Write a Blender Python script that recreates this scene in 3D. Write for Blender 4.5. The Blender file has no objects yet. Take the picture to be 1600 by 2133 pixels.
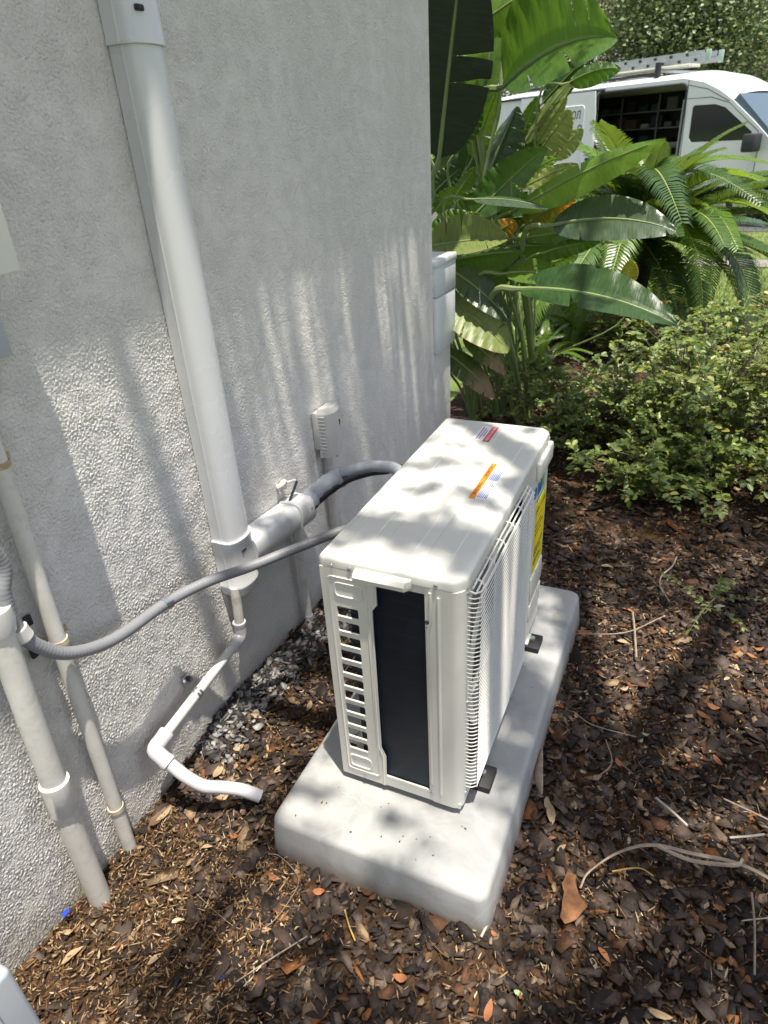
import bpy, bmesh, math, random
import numpy as np
from mathutils import Vector, Matrix

scn = bpy.context.scene
# ------------------------------------------------------------------ camera
CAM = Vector((1.1072, -0.9726, 1.5054)); ROT = (1.0632, 0.0523, 0.4161); FPX = 1374.76; PW, PH = 1600.0, 2133.0
cd = bpy.data.cameras.new('camera'); cam = bpy.data.objects.new('camera', cd); scn.collection.objects.link(cam)
cam.location = CAM; cam.rotation_euler = ROT
cd.sensor_fit = 'VERTICAL'; cd.sensor_height = 36.0; cd.lens = FPX / PH * 36.0
cd.dof.use_dof = True; cd.dof.focus_distance = 1.75; cd.dof.aperture_fstop = 6.3
cd.clip_start = 0.02; cd.clip_end = 600.0
scn.camera = cam
# ------------------------------------------------------------------ light
SX, SY = -0.15, 0.10                       # drift of sunlight per metre of fall
to_sun = Vector((-SX, -SY, 1.0)).normalized()
w = bpy.data.worlds.new('World'); scn.world = w; w.use_nodes = True
nt = w.node_tree; bg = nt.nodes['Background']
sky = nt.nodes.new('ShaderNodeTexSky'); sky.sky_type = 'NISHITA'; sky.sun_disc = False
sky.sun_elevation = math.asin(to_sun.z); sky.sun_rotation = math.atan2(to_sun.x, to_sun.y)
sky.dust_density = 2.0; sky.air_density = 0.7; sky.ozone_density = 0.6
hs_ = nt.nodes.new('ShaderNodeHueSaturation'); hs_.inputs['Saturation'].default_value = 0.55; nt.links.new(sky.outputs[0], hs_.inputs['Color']); nt.links.new(hs_.outputs[0], bg.inputs[0]); bg.inputs[1].default_value = 0.15
sl = bpy.data.lights.new('sun', 'SUN'); sl.energy = 4.5; sl.angle = math.radians(0.53); sl.color = (1.0, 0.93, 0.82)
so = bpy.data.objects.new('sun', sl); scn.collection.objects.link(so); so.location = (3, -3, 9)
so.rotation_euler = to_sun.to_track_quat('Z', 'Y').to_euler()
scn.view_settings.view_transform = 'Standard'; scn.view_settings.look = 'None'
scn.view_settings.exposure = 0.88; scn.view_settings.gamma = 1.0; scn.view_settings.use_curve_mapping = False
try:
    scn.cycles.max_bounces = 8; scn.cycles.transparent_max_bounces = 8
    scn.cycles.sample_clamp_indirect = 6.0; scn.cycles.caustics_reflective = False; scn.cycles.caustics_refractive = False
except Exception: pass

# ------------------------------------------------------------------ helpers
RM = cam.rotation_euler.to_matrix()
def ray(px, py): return RM @ Vector(((px - PW/2)/FPX, -(py - PH/2)/FPX, -1.0))
def onp(px, py, ax, val):
    d = ray(px, py); t = (val - CAM[ax]) / d[ax]; return CAM + d*t
def onx(px, py, v=0.0): return onp(px, py, 0, v)
def ony(px, py, v=0.0): return onp(px, py, 1, v)
def onz(px, py, v=0.0): return onp(px, py, 2, v)

COL = scn.collection
WPOS = {}
def tag(o, label=None, cat=None, group=None, kind=None):
    if label: o['label'] = label
    if cat: o['category'] = cat
    if group: o['group'] = group
    if kind: o['kind'] = kind
    return o
def thing(name, label, cat, loc=(0, 0, 0), group=None, rz=0.0):
    o = bpy.data.objects.new(name, None); COL.objects.link(o); o.location = loc; o.rotation_euler = (0, 0, rz)
    o.empty_display_size = 0.1
    WPOS[o.name] = Vector(loc) if rz == 0 else Vector((0, 0, 0))   # rotated things hold local geometry
    return tag(o, label, cat, group)
def link(name, me, parent=None):
    o = bpy.data.objects.new(name, me); COL.objects.link(o)
    if parent is not None:
        o.parent = parent; p = WPOS.get(parent.name, Vector((0, 0, 0))); o.location = -p
    WPOS[o.name] = Vector((0, 0, 0))
    return o

class MB:
    def __init__(s): s.v = []; s.f = []
    def add(s, v, f):
        n = len(s.v); s.v += [tuple(a) for a in v]; s.f += [tuple(i + n for i in q) for q in f]; return s
    def box(s, x0, x1, y0, y1, z0, z1):
        return s.add([(x0,y0,z0),(x1,y0,z0),(x1,y1,z0),(x0,y1,z0),(x0,y0,z1),(x1,y0,z1),(x1,y1,z1),(x0,y1,z1)],
                     [(0,3,2,1),(4,5,6,7),(0,1,5,4),(1,2,6,5),(2,3,7,6),(3,0,4,7)])
    def rbox(s, x0, x1, y0, y1, z0, z1, r=0.005, seg=2):
        bm = bmesh.new(); m = MB().box(x0, x1, y0, y1, z0, z1)
        vs = [bm.verts.new(a) for a in m.v]; [bm.faces.new([vs[i] for i in q]) for q in m.f]
        bmesh.ops.bevel(bm, geom=bm.edges[:], offset=r, segments=seg, affect='EDGES', profile=0.5)
        bm.verts.index_update(); v = [tuple(a.co) for a in bm.verts]; f = [[q.index for q in a.verts] for a in bm.faces]
        bm.free(); return s.add(v, f)
    def tube(s, path, r, n=12, caps=True, flat=1.0):
        path = [Vector(p) for p in path]; k = len(path)
        rr = r if isinstance(r, (list, tuple)) else [r]*k
        t0 = (path[1] - path[0]).normalized()
        u = t0.orthogonal().normalized()
        V = []; 
        for i in range(k):
            t = (path[min(i+1, k-1)] - path[max(i-1, 0)]).normalized()
            u = (u - t*u.dot(t)).normalized(); b = t.cross(u)
            for j in range(n):
                a = 2*math.pi*j/n; V.append(path[i] + u*(math.cos(a)*rr[i]) + b*(math.sin(a)*rr[i]*flat))
        F = []
        for i in range(k-1):
            for j in range(n):
                a = i*n + j; c = i*n + (j+1) % n; F.append((a, c, c+n, a+n))
        if caps: F.append(tuple(reversed(range(n)))); F.append(tuple(range((k-1)*n, k*n)))
        return s.add(V, F)
    def loft(s, loops, cap0=True, cap1=True):
        n = len(loops[0]); V = [p for l in loops for p in l]; F = []
        for i in range(len(loops)-1):
            for j in range(n):
                a = i*n + j; c = i*n + (j+1) % n; F.append((a, c, c+n, a+n))
        if cap0: F.append(tuple(reversed(range(n))))
        if cap1: F.append(tuple(range((len(loops)-1)*n, len(loops)*n)))
        return s.add(V, F)
    def disc(s, c, nrm, r, h=0.004, n=14, dome=0.5):
        c = Vector(c); nrm = Vector(nrm).normalized()
        return s.tube([c - nrm*0.002, c + nrm*h*0.6, c + nrm*h], [r, r, r*dome], n)
    def build(s, name, m, parent=None, smooth=True, ang=38):
        me = bpy.data.meshes.new(name); me.from_pydata(s.v, [], s.f); me.update()
        bm = bmesh.new(); bm.from_mesh(me); bmesh.ops.recalc_face_normals(bm, faces=bm.faces[:]); bm.to_mesh(me); bm.free()
        if m: me.materials.append(m)
        if smooth:
            me.polygons.foreach_set('use_smooth', [True]*len(me.polygons)); me.set_sharp_from_angle(angle=math.radians(ang))
        return link(name, me, parent)

def plate(outer, holes, t, fn, bev=0.0):
    """polygon with holes in 2D, thickness t; fn(a, b, h) -> 3D"""
    bm = bmesh.new()
    for lp in [outer] + list(holes):
        vs = [bm.verts.new((a, b, 0)) for a, b in lp]
        for i in range(len(vs)): bm.edges.new((vs[i], vs[(i+1) % len(vs)]))
    bmesh.ops.triangle_fill(bm, use_beauty=True, use_dissolve=False, edges=bm.edges[:])
    bmesh.ops.recalc_face_normals(bm, faces=bm.faces[:])
    g = bmesh.ops.extrude_face_region(bm, geom=bm.faces[:])
    for e in g['geom']:
        if isinstance(e, bmesh.types.BMVert): e.co.z = t
    bm.verts.index_update()
    m = MB(); m.add([fn(a.co.x, a.co.y, a.co.z) for a in bm.verts], [[q.index for q in a.verts] for a in bm.faces]); bm.free()
    return m
def rrect(x0, x1, y0, y1, r, seg=4):
    P = []
    for cx, cy, a0 in ((x1-r, y1-r, 0), (x0+r, y1-r, 90), (x0+r, y0+r, 180), (x1-r, y0+r, 270)):
        for i in range(seg+1):
            a = math.radians(a0 + 90*i/seg); P.append((cx + r*math.cos(a), cy + r*math.sin(a)))
    return P
def circ(cx, cy, r, n=48): return [(cx + r*math.cos(2*math.pi*i/n), cy + r*math.sin(2*math.pi*i/n)) for i in range(n)]
def spline(P, n=8):
    P = [Vector(p) for p in P]; Q = [P[0]*2 - P[1]] + P + [P[-1]*2 - P[-2]]; R = []
    for i in range(1, len(Q)-2):
        a, b, c, d = Q[i-1:i+3]
        for j in range(n):
            t = j/n; R.append(0.5*((2*b) + (c-a)*t + (2*a-5*b+4*c-d)*t*t + (3*b-a-3*c+d)*t*t*t))
    R.append(P[-1]); return R
def text_mesh(name, body, size, m, parent, mtx, extr=0.0, shear=0.0, sx=1.0):
    cu = bpy.data.curves.new('txt', 'FONT'); cu.body = body; cu.size = size; cu.extrude = extr; cu.shear = shear
    cu.align_x = 'CENTER'; cu.align_y = 'CENTER'
    to = bpy.data.objects.new('txt', cu); COL.objects.link(to)
    dg = bpy.context.evaluated_depsgraph_get(); me = bpy.data.meshes.new_from_object(to.evaluated_get(dg))
    bpy.data.objects.remove(to); bpy.data.curves.remove(cu)
    me.transform(Matrix.Diagonal((sx, 1, 1, 1))); me.transform(mtx); me.materials.clear(); me.materials.append(m)
    return link(name, me, parent)
def npmesh(name, V, F, m, parent=None, smooth=False, uv=None):
    """V (n,3); F (k,4) or (k,3) int array"""
    me = bpy.data.meshes.new(name); V = np.asarray(V, np.float32); F = np.asarray(F, np.int32); k, q = F.shape
    me.vertices.add(len(V)); me.vertices.foreach_set('co', V.ravel())
    me.loops.add(k*q); me.loops.foreach_set('vertex_index', F.ravel())
    me.polygons.add(k); me.polygons.foreach_set('loop_start', np.arange(0, k*q, q, dtype=np.int32))
    if smooth: me.polygons.foreach_set('use_smooth', np.ones(k, bool))
    if uv is not None:
        l = me.uv_layers.new(name='UVMap'); l.data.foreach_set('uv', np.asarray(uv, np.float32)[F.ravel()].ravel())
    me.update(calc_edges=True); me.validate()
    for mm in (m if isinstance(m, (list, tuple)) else [m]): me.materials.append(mm)
    return link(name, me, parent)

# ------------------------------------------------------------------ materials
def N(nt, typ, **k):
    n = nt.nodes.new(typ)
    for a, b in k.items():
        if a in n.inputs: n.inputs[a].default_value = b
        else: setattr(n, a, b)
    return n
def ramp(nt, fac, stops, interp='LINEAR'):
    r = nt.nodes.new('ShaderNodeValToRGB'); r.color_ramp.interpolation = interp
    e = r.color_ramp.elements
    while len(e) < len(stops): e.new(0.5)
    for i, (p, c) in enumerate(stops):
        e[i].position = p; e[i].color = (c, c, c, 1) if not isinstance(c, (tuple, list)) else (*c[:3], 1)
    nt.links.new(fac, r.inputs[0]); return r.outputs[0]
def mixc(nt, f, a, b, typ='MIX'):
    m = nt.nodes.new('ShaderNodeMix'); m.data_type = 'RGBA'; m.blend_type = typ
    for inp, val in ((m.inputs[0], f), (m.inputs[6], a), (m.inputs[7], b)):
        if hasattr(val, 'is_output'): nt.links.new(val, inp)
        elif isinstance(val, (tuple, list)): inp.default_value = (*val[:3], 1)
        else: inp.default_value = val
    return m.outputs[2]
def math_(nt, op, a, b=0.0):
    m = nt.nodes.new('ShaderNodeMath'); m.operation = op
    for inp, val in ((m.inputs[0], a), (m.inputs[1], b)):
        if hasattr(val, 'is_output'): nt.links.new(val, inp)
        else: inp.default_value = val
    return m.outputs[0]
def newmat(name):
    m = bpy.data.materials.new(name); m.use_nodes = True; return m, m.node_tree, m.node_tree.nodes['Principled BSDF']
def coord(nt, out='Object', scale=None):
    c = nt.nodes.new('ShaderNodeTexCoord').outputs[out]
    if scale:
        mp = nt.nodes.new('ShaderNodeMapping'); mp.inputs['Scale'].default_value = scale; nt.links.new(c, mp.inputs[0]); return mp.outputs[0]
    return c
def noise(nt, vec, scale, detail=4, rough=0.55, dist=0.0):
    n = N(nt, 'ShaderNodeTexNoise', Scale=scale, Detail=detail, Roughness=rough, Distortion=dist); nt.links.new(vec, n.inputs['Vector']); return n.outputs[0]
def bump(nt, b, h, strength=0.5, dist=0.002, prev=None):
    n = N(nt, 'ShaderNodeBump', Strength=strength, Distance=dist); nt.links.new(h, n.inputs['Height'])
    if prev: nt.links.new(prev, n.inputs['Normal'])
    if b: nt.links.new(n.outputs[0], b.inputs['Normal'])
    return n.outputs[0]
def mat(name, col, rough=0.5, metal=0.0, var=0.08, vs=6.0, bs=0.0, bscale=200.0, bd=0.001, dirt=None, dirt_amt=0.4, ds=9.0, spec=0.5):
    m, nt, b = newmat(name); c = coord(nt, 'Object')
    n1 = noise(nt, c, vs, 5, 0.6)
    lo = tuple(x*(1-var) for x in col); hi = tuple(min(1, x*(1+var)) for x in col)
    cc = ramp(nt, n1, [(0.3, lo), (0.7, hi)])
    if dirt:
        n2 = noise(nt, c, ds, 6, 0.7, 0.4); cc = mixc(nt, ramp(nt, n2, [(0.52, 0.0), (0.75, dirt_amt)]), cc, dirt)
    nt.links.new(cc, b.inputs['Base Color']); b.inputs['Metallic'].default_value = metal
    nt.links.new(ramp(nt, noise(nt, c, vs*2.3, 3), [(0.3, max(0, rough-0.06)), (0.7, min(1, rough+0.08))]), b.inputs['Roughness'])
    b.inputs['Specular IOR Level'].default_value = spec
    if bs: bump(nt, b, noise(nt, c, bscale, 3), bs, bd)
    return m

M = {}
# stucco: sprayed sand-cement lumps under off-white paint
m, nt, b = newmat('stucco'); c = coord(nt, 'Object')
wn = N(nt, 'ShaderNodeTexNoise', Scale=70.0, Detail=2.0); nt.links.new(c, wn.inputs['Vector'])
wc = mixc(nt, 0.011, c, wn.outputs['Color'])
n1 = noise(nt, c, 210, 5, 0.68)
vo = N(nt, 'ShaderNodeTexVoronoi', Scale=165.0, Randomness=1.0); nt.links.new(wc, vo.inputs['Vector'])
flat = ramp(nt, noise(nt, c, 16, 5, 0.65), [(0.40, 1.0), (0.66, 0.30)])
h1 = math_(nt, 'ADD', n1, math_(nt, 'MULTIPLY', math_(nt, 'SUBTRACT', 1.0, vo.outputs['Distance']), 0.75))
h1 = math_(nt, 'MULTIPLY', h1, flat)
big = noise(nt, c, 2.2, 4)
cc = ramp(nt, big, [(0.3, (0.67, 0.65, 0.615)), (0.7, (0.75, 0.725, 0.69))])
cc = mixc(nt, ramp(nt, noise(nt, c, 420, 2), [(0.33, 0.35), (0.42, 0.0)]), cc, (0.34, 0.31, 0.26))
sepz = N(nt, 'ShaderNodeSeparateXYZ'); nt.links.new(c, sepz.inputs[0])
foot = math_(nt, 'ADD', sepz.outputs[2], math_(nt, 'MULTIPLY', noise(nt, c, 9, 5, 0.7), 0.22))
cc = mixc(nt, ramp(nt, foot, [(0.10, 0.6), (0.22, 0.0)]), cc, (0.36, 0.32, 0.26))
nt.links.new(cc, b.inputs['Base Color']); b.inputs['Roughness'].default_value = 0.92; b.inputs['Specular IOR Level'].default_value = 0.2
bump(nt, b, h1, 1.0, 0.0040); M['stucco'] = m

M['cream'] = mat('cream_metal_paint', (0.64, 0.625, 0.565), 0.38, var=0.05, vs=4, bs=0.05, bscale=500, dirt=(0.50, 0.47, 0.40), dirt_amt=0.22, ds=7)
M['lid'] = mat('cream_lid_paint', (0.62, 0.615, 0.57), 0.36, var=0.03, vs=3, bs=0.04, bscale=500, dirt=(0.55, 0.53, 0.47), dirt_amt=0.12, ds=4)
M['wire'] = mat('grille_wire_coating', (0.74, 0.735, 0.69), 0.42, var=0.02)
M['dark'] = mat('dark_interior', (0.02, 0.022, 0.024), 0.7)
M['fan'] = mat('grey_fan_plastic', (0.10, 0.105, 0.11), 0.5)
M['rubber'] = mat('black_rubber', (0.012, 0.012, 0.013), 0.65, bs=0.1)
M['galv'] = mat('galvanised_steel', (0.55, 0.57, 0.60), 0.32, 0.9, var=0.15, vs=60)
M['screw'] = mat('screw_steel', (0.5, 0.5, 0.56), 0.35, 0.8, var=0.1, vs=90)
M['pvc'] = mat('white_pvc', (0.58, 0.575, 0.55), 0.34, var=0.03, dirt=(0.52, 0.48, 0.4), dirt_amt=0.25, ds=14)
M['spout'] = mat('fresh_grey_white_pvc', (0.52, 0.51, 0.525), 0.30, var=0.03)
M['duct'] = mat('duct_cover_plastic', (0.655, 0.66, 0.665), 0.28, var=0.015, vs=3)
M['paintpipe'] = mat('painted_pipe', (0.62, 0.60, 0.55), 0.6, var=0.08, vs=18, bs=0.18, bscale=90, bd=0.002, dirt=(0.36, 0.32, 0.25), dirt_amt=0.5, ds=22)
M['conduit'] = mat('grey_conduit_jacket', (0.215, 0.22, 0.235), 0.42, var=0.06, vs=20)
M['greytape'] = mat('grey_wrap_tape', (0.33, 0.36, 0.41), 0.36, var=0.1, vs=30, bs=0.35, bscale=60, bd=0.004)
M['blackpipe'] = mat('black_cable', (0.03, 0.033, 0.04), 0.3)
M['box'] = mat('grey_white_box_plastic', (0.50, 0.49, 0.47), 0.5, var=0.04, dirt=(0.4, 0.37, 0.32), dirt_amt=0.25)
M['ubox'] = mat('utility_box_paint', (0.82, 0.81, 0.74), 0.5, var=0.03, bs=0.12, bscale=260)
M['greybox'] = mat('grey_metal_cabinet', (0.40, 0.43, 0.46), 0.42, var=0.05)
M['cover'] = mat('white_cover_plastic', (0.70, 0.725, 0.74), 0.35, var=0.03)
M['rust'] = mat('rusty_strap', (0.42, 0.33, 0.20), 0.6, 0.1, var=0.35, vs=70, dirt=(0.22, 0.09, 0.03), dirt_amt=0.8, ds=60)
M['bluebolt'] = mat('blue_black_bolt', (0.015, 0.02, 0.05), 0.4)
M['soffit'] = mat('soffit_paint', (0.7, 0.69, 0.66), 0.6)
M['roof'] = mat('roof_shingle', (0.20, 0.16, 0.13), 0.9, var=0.3, vs=25, bs=0.4, bscale=80)

# pad: cast light grey plastic/cement with drag scuffs and drips
m, nt, b = newmat('pad_cement'); c = coord(nt, 'Object')
cc = ramp(nt, noise(nt, c, 7, 6, 0.65, 0.6), [(0.3, (0.26, 0.265, 0.265)), (0.5, (0.335, 0.34, 0.335)), (0.75, (0.40, 0.395, 0.38))])
wv = N(nt, 'ShaderNodeTexVoronoi', Scale=5.5, feature='DISTANCE_TO_EDGE'); pw = N(nt, 'ShaderNodeTexNoise', Scale=6.0, Detail=4.0); nt.links.new(c, pw.inputs['Vector']); nt.links.new(mixc(nt, 0.10, c, pw.outputs['Color']), wv.inputs['Vector'])
mask = ramp(nt, noise(nt, c, 3.1, 3), [(0.55, 0.0), (0.68, 0.32)])
scr = math_(nt, 'MULTIPLY', ramp(nt, wv.outputs['Distance'], [(0.0, 1.0), (0.010, 0.0)]), mask)
cc = mixc(nt, scr, cc, (0.52, 0.52, 0.50))
sp = ramp(nt, noise(nt, c, 70, 3, 0.5), [(0.22, 0.7), (0.27, 0.0)])
cc = mixc(nt, sp, cc, (0.16, 0.15, 0.13))
sz = N(nt, 'ShaderNodeSeparateXYZ'); nt.links.new(c, sz.inputs[0])
low = math_(nt, 'ADD', sz.outputs[2], math_(nt, 'MULTIPLY', noise(nt, c, 18, 6, 0.75), 0.06))
cc = mixc(nt, ramp(nt, low, [(0.042, 0.7), (0.085, 0.0)]), cc, (0.20, 0.16, 0.12))
nt.links.new(cc, b.inputs['Base Color']); b.inputs['Roughness'].default_value = 0.55; b.inputs['Specular IOR Level'].default_value = 0.35
bump(nt, b, noise(nt, c, 160, 6, 0.7), 0.22, 0.002); M['pad'] = m

# condenser coil: blue-black fins, fine horizontal lines
m, nt, b = newmat('coil_fins'); c = coord(nt, 'Object')
wv = N(nt, 'ShaderNodeTexWave', Scale=260.0, bands_direction='X'); nt.links.new(c, wv.inputs['Vector'])
cc = mixc(nt, ramp(nt, noise(nt, c, 6, 3), [(0.45, 0.0), (0.75, 0.8)]), (0.004, 0.008, 0.016), (0.005, 0.015, 0.030))
rw = N(nt, 'ShaderNodeTexWave', Scale=7.4, bands_direction='Z', Distortion=0.6, Detail=2.0); nt.links.new(c, rw.inputs['Vector'])
cc = mixc(nt, ramp(nt, rw.outputs[0], [(0.93, 0.0), (0.99, 0.35)]), cc, (0.015, 0.022, 0.032))
cc = mixc(nt, ramp(nt, wv.outputs[0], [(0.0, 0.5), (0.5, 0.0)]), cc, (0.002, 0.003, 0.005))
sq = N(nt, 'ShaderNodeSeparateXYZ'); nt.links.new(c, sq.inputs[0])
cc = mixc(nt, math_(nt, 'MULTIPLY', ramp(nt, math_(nt, 'ADD', sq.outputs[2], math_(nt, 'MULTIPLY', noise(nt, c, 9, 4), 0.25)), [(0.24, 0.7), (0.38, 0.0)]), 1.0), cc, (0.006, 0.032, 0.052))  # teal sheen of reflected sunlight painted into the foot of the coil
nt.links.new(cc, b.inputs['Base Color']); b.inputs['Specular IOR Level'].default_value = 0.25; b.inputs['Roughness'].default_value = 0.42
bump(nt, b, wv.outputs[0], 0.4, 0.0006); M['coil'] = m

def flat_mat(name, col, rough=0.5):
    m, nt, b = newmat(name); b.inputs['Base Color'].default_value = (*col, 1); b.inputs['Roughness'].default_value = rough
    c = coord(nt, 'Object'); bump(nt, b, noise(nt, c, 300, 2), 0.03, 0.001); M[name] = m; return m
for nme, cl in (('sticker_white', (0.74, 0.74, 0.76)), ('sticker_orange', (0.72, 0.24, 0.015)), ('sticker_red', (0.62, 0.05, 0.06)), ('sticker_yellow', (0.78, 0.63, 0.01)),
                ('ink_black', (0.015, 0.015, 0.015)), ('ink_blue', (0.13, 0.18, 0.42)), ('ink_purple', (0.25, 0.10, 0.22)), ('ink_pink', (0.75, 0.33, 0.36)), ('logo_blue', (0.05, 0.16, 0.42)), ('logo_green', (0.20, 0.42, 0.22))):
    flat_mat(nme, cl, 0.45)
# ------------------------------------------------------------------ house
house = thing('stucco_house', 'house with rough off-white stucco wall along the left', 'house', (0, 2.02, 0))
MB().box(-4.5, -0.004, -4.0, 2.019, -0.15, 3.02).build('wall_core', M['stucco'], house, False)
# sprayed stucco skin of the side wall: lumps as real relief
def stucco_relief(ny_, nz_, step, seed):
    r = np.random.default_rng(seed); fy = np.fft.fftfreq(ny_, step)[:, None]; fz = np.fft.rfftfreq(nz_, step)[None]; f = np.sqrt(fy**2 + fz**2)
    def band(lam, wd, s_):
        h_ = np.fft.irfft2(np.fft.rfft2(np.random.default_rng(seed + s_).normal(size=(ny_, nz_)))*np.exp(-((f*lam - 1)/wd)**2), s=(ny_, nz_)); return h_/h_.std()
    lump = np.maximum(0, band(0.0088, 0.45, 1) + 0.5*band(0.0062, 0.35, 2) + 0.45)**0.8; soft = np.clip(0.82 + 0.26*band(0.09, 0.7, 3) + 0.10*band(0.03, 0.6, 4), 0.25, 1.15)
    return lump*soft
fs = 0.0025; y_f = np.arange(-0.78, 0.62, fs); z_f = np.arange(-0.03, 1.32, fs)
Hf = np.minimum(stucco_relief(len(y_f), len(z_f), fs, 40)*0.00085, 0.0026)
ys_ = np.concatenate([y_f, np.linspace(0.62, 2.02, 150)]); zs_ = np.concatenate([z_f, np.linspace(1.32, 2.10, 90)])
H = np.full((len(ys_), len(zs_)), 0.0006); fade = np.clip((0.615 - y_f)/0.25, 0, 1)[:, None]*np.clip((1.315 - z_f)/0.12, 0, 1)[None]
H[:len(y_f), :len(z_f)] = 0.0006 + (Hf - 0.0006)*fade
YY, ZZ = np.meshgrid(ys_, zs_, indexing='ij'); I = np.arange(H.size).reshape(H.shape)
npmesh('wall', np.stack([H - 0.002, YY, ZZ], -1).reshape(-1, 3), np.stack([I[:-1, :-1], I[1:, :-1], I[1:, 1:], I[:-1, 1:]], -1).reshape(-1, 4), M['stucco'], house, True)
o = MB().rbox(-0.6, -0.004, 2.022, 2.285, -0.15, 0.985, 0.012).build('low_wall', M['stucco'], house)
MB().box(-0.05, 0.262, -4.3, 2.32, 3.0, 3.018).build('soffit', M['soffit'], house, False)
MB().rbox(0.245, 0.268, -4.3, 2.32, 2.995, 3.16, 0.004).build('fascia', M['soffit'], house)
MB().add([(0.30, -4.35, 3.165), (0.30, 2.37, 3.165), (-2.4, 2.37, 4.2), (-2.4, -4.35, 4.2), (0.30, -4.35, 3.19), (0.30, 2.37, 3.19), (-2.4, 2.37, 4.23), (-2.4, -4.35, 4.23)],
         [(0,3,2,1),(4,5,6,7),(0,1,5,4),(1,2,6,5),(2,3,7,6),(3,0,4,7)]).build('roof', M['roof'], house, False)
# two-piece white cover at the end of the low wall
cv = thing('wall_end_cover', 'white plastic two-piece cover on the wall corner beside the broad leaves', 'cover', (0, 2.03, 0.6))
MB().rbox(-0.40, 0.016, 2.024, 2.300, 0.600, 0.862, 0.006).build('lower_cover', M['cover'], cv)
MB().rbox(-0.40, 0.018, 2.022, 2.303, 0.866, 1.025, 0.008).build('upper_cover', M['cover'], cv)
MB().rbox(-0.40, 0.022, 2.018, 2.307, 1.000, 1.032, 0.006).build('rim', M['cover'], cv)

# ------------------------------------------------------------------ pad
pad = thing('equipment_pad', 'light grey moulded pad under the outdoor air conditioner', 'pad', (0.64, 0.41, 0))
def prr(off, z, r=0.035):
    return [(x, y, z) for x, y in rrect(0.378 - off, 0.907 + off, -0.175 - off, 0.989 + off, r, 5)]
L = [prr(0.014, -0.05, 0.03), prr(0.012, 0.0, 0.03), prr(0.003, 0.098, 0.028), prr(0.0005, 0.1045, 0.028), prr(-0.004, 0.1095, 0.028), prr(-0.010, 0.1114, 0.028), prr(-0.018, 0.1118, 0.028)]
MB().loft(L).build('slab', M['pad'], pad, True, 60)
m_ = mat('pad_plug_grey', (0.30, 0.30, 0.27), 0.7)
cpl = onz(1161, 1284, 0.1118)
MB().add([(cpl.x + 0.017*math.cos(a)*(1+0.15*math.sin(3*a)), cpl.y + 0.024*math.sin(a), 0.1124) for a in [i*math.pi/9 for i in range(18)]], [tuple(range(18))]).build('stain', m_, pad)

# ------------------------------------------------------------------ air conditioner
XB, XF, ZB, ZT = 0.489, 0.799, 0.132, 0.7825
ac = thing('outdoor_air_conditioner', 'cream white outdoor air conditioner standing on the grey pad', 'air conditioner', (0.64, 0.40, 0.1118))
def inset(poly, d):
    n = len(poly); out = []
    for i in range(n):
        p0, p1, p2 = (Vector(poly[(i+k) % n]) for k in (-1, 0, 1))
        a = (p1-p0).normalized(); c = (p2-p1).normalized(); na = Vector((-a.y, a.x)); nc = Vector((-c.y, c.x))
        bis = (na + nc); bis = bis / max(0.3, bis.dot(na)); q = p1 + bis*d; out.append((q.x, q.y))
    return out
lid2 = [(XB+0.010, -0.003), (0.775, -0.003), (0.7835, 0.001), (0.8005, 0.020), (0.8015, 0.026), (0.8015, 0.775), (0.798, 0.784), (0.782, 0.800), (0.775, 0.803), (XB+0.010, 0.803), (XB-0.001, 0.795), (XB-0.003, 0.788), (XB-0.003, 0.010), (XB-0.001, 0.003)]
loops = []
for d, z in ((0, 0.757), (0, 0.7725), (0.0015, 0.7765), (0.0045, 0.7800), (0.0095, 0.7820), (0.016, 0.7825)):
    loops.append([(x, y, z) for x, y in inset(lid2, d)])
lid = MB().loft(loops).build('lid', M['lid'], ac, True, 50)
for xa, xb_ in ((0.528, 0.573), (0.606, 0.671), (0.703, 0.752)):
    y0, y1, e, zz = 0.032, 0.768, 0.0035, ZT + 0.0013
    lp = [[(x, y, ZT - 0.001) for x, y in rrect(xa-e, xb_+e, y0-e, y1+e, 0.006, 3)], [(x, y, zz - 0.0002) for x, y in rrect(xa, xb_, y0, y1, 0.005, 3)]]
    MB().loft(lp).build('rib', M['lid'], lid, True, 20)
# lip of the handle
lp = []
for z, o_ in ((0.742, 0.0135), (0.745, 0.019), (0.755, 0.0205), (0.764, 0.014), (0.768, 0.002)):
    lp.append([(0.572 + (0.0205-o_)*0.3, 0.0, z), (0.573, -o_, z), (0.684, -o_, z), (0.694, -0.002, z), (0.694, 0.004, z), (0.572, 0.004, z)])
MB().loft(lp).build('handle', M['cream'], ac, True, 35)
# left louvred side panel
RE = [(0.616, 0.7555), (0.6155, 0.684), (0.6035, 0.667), (0.6005, 0.262), (0.611, 0.236), (0.6075, 0.134)]
outer = [(XB, 0.134), (XB, 0.7555)] + RE
slots = []
for i in range(11):
    z1 = 0.6605 - i*0.0402; xo = -0.0006*i; slots.append(rrect(0.521 + xo, 0.571 + xo, z1 - 0.0255, z1, 0.0035, 3))
side = plate(outer, slots, 0.003, lambda a, b_, h: (a, -h, b_)).build('side_panel', M['cream'], ac, True, 30)
for i, (x0, x1, z0, z1) in enumerate(((0.507, 0.592, 0.160, 0.735), (0.521, 0.583, 0.688, 0.722), (0.515, 0.570, 0.172, 0.208))):
    p = [(x, -0.0028, z) for x, z in rrect(x0, x1, z0, z1, 0.009, 4)]
    MB().tube(p + [p[0]], 0.0026, 6, False).build('raised_ridge', M['cream'], side)
for i in range(11):
    z1 = 0.6605 - i*0.0402 - 0.0262
    MB().tube([(0.5225 - 0.0006*i, -0.0026, z1), (0.5695 - 0.0006*i, -0.0026, z1)], 0.0022, 6).build('louvre_lip', M['cream'], side)
p = [(x - 0.0065, -0.0028, z) for x, z in RE]
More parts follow.
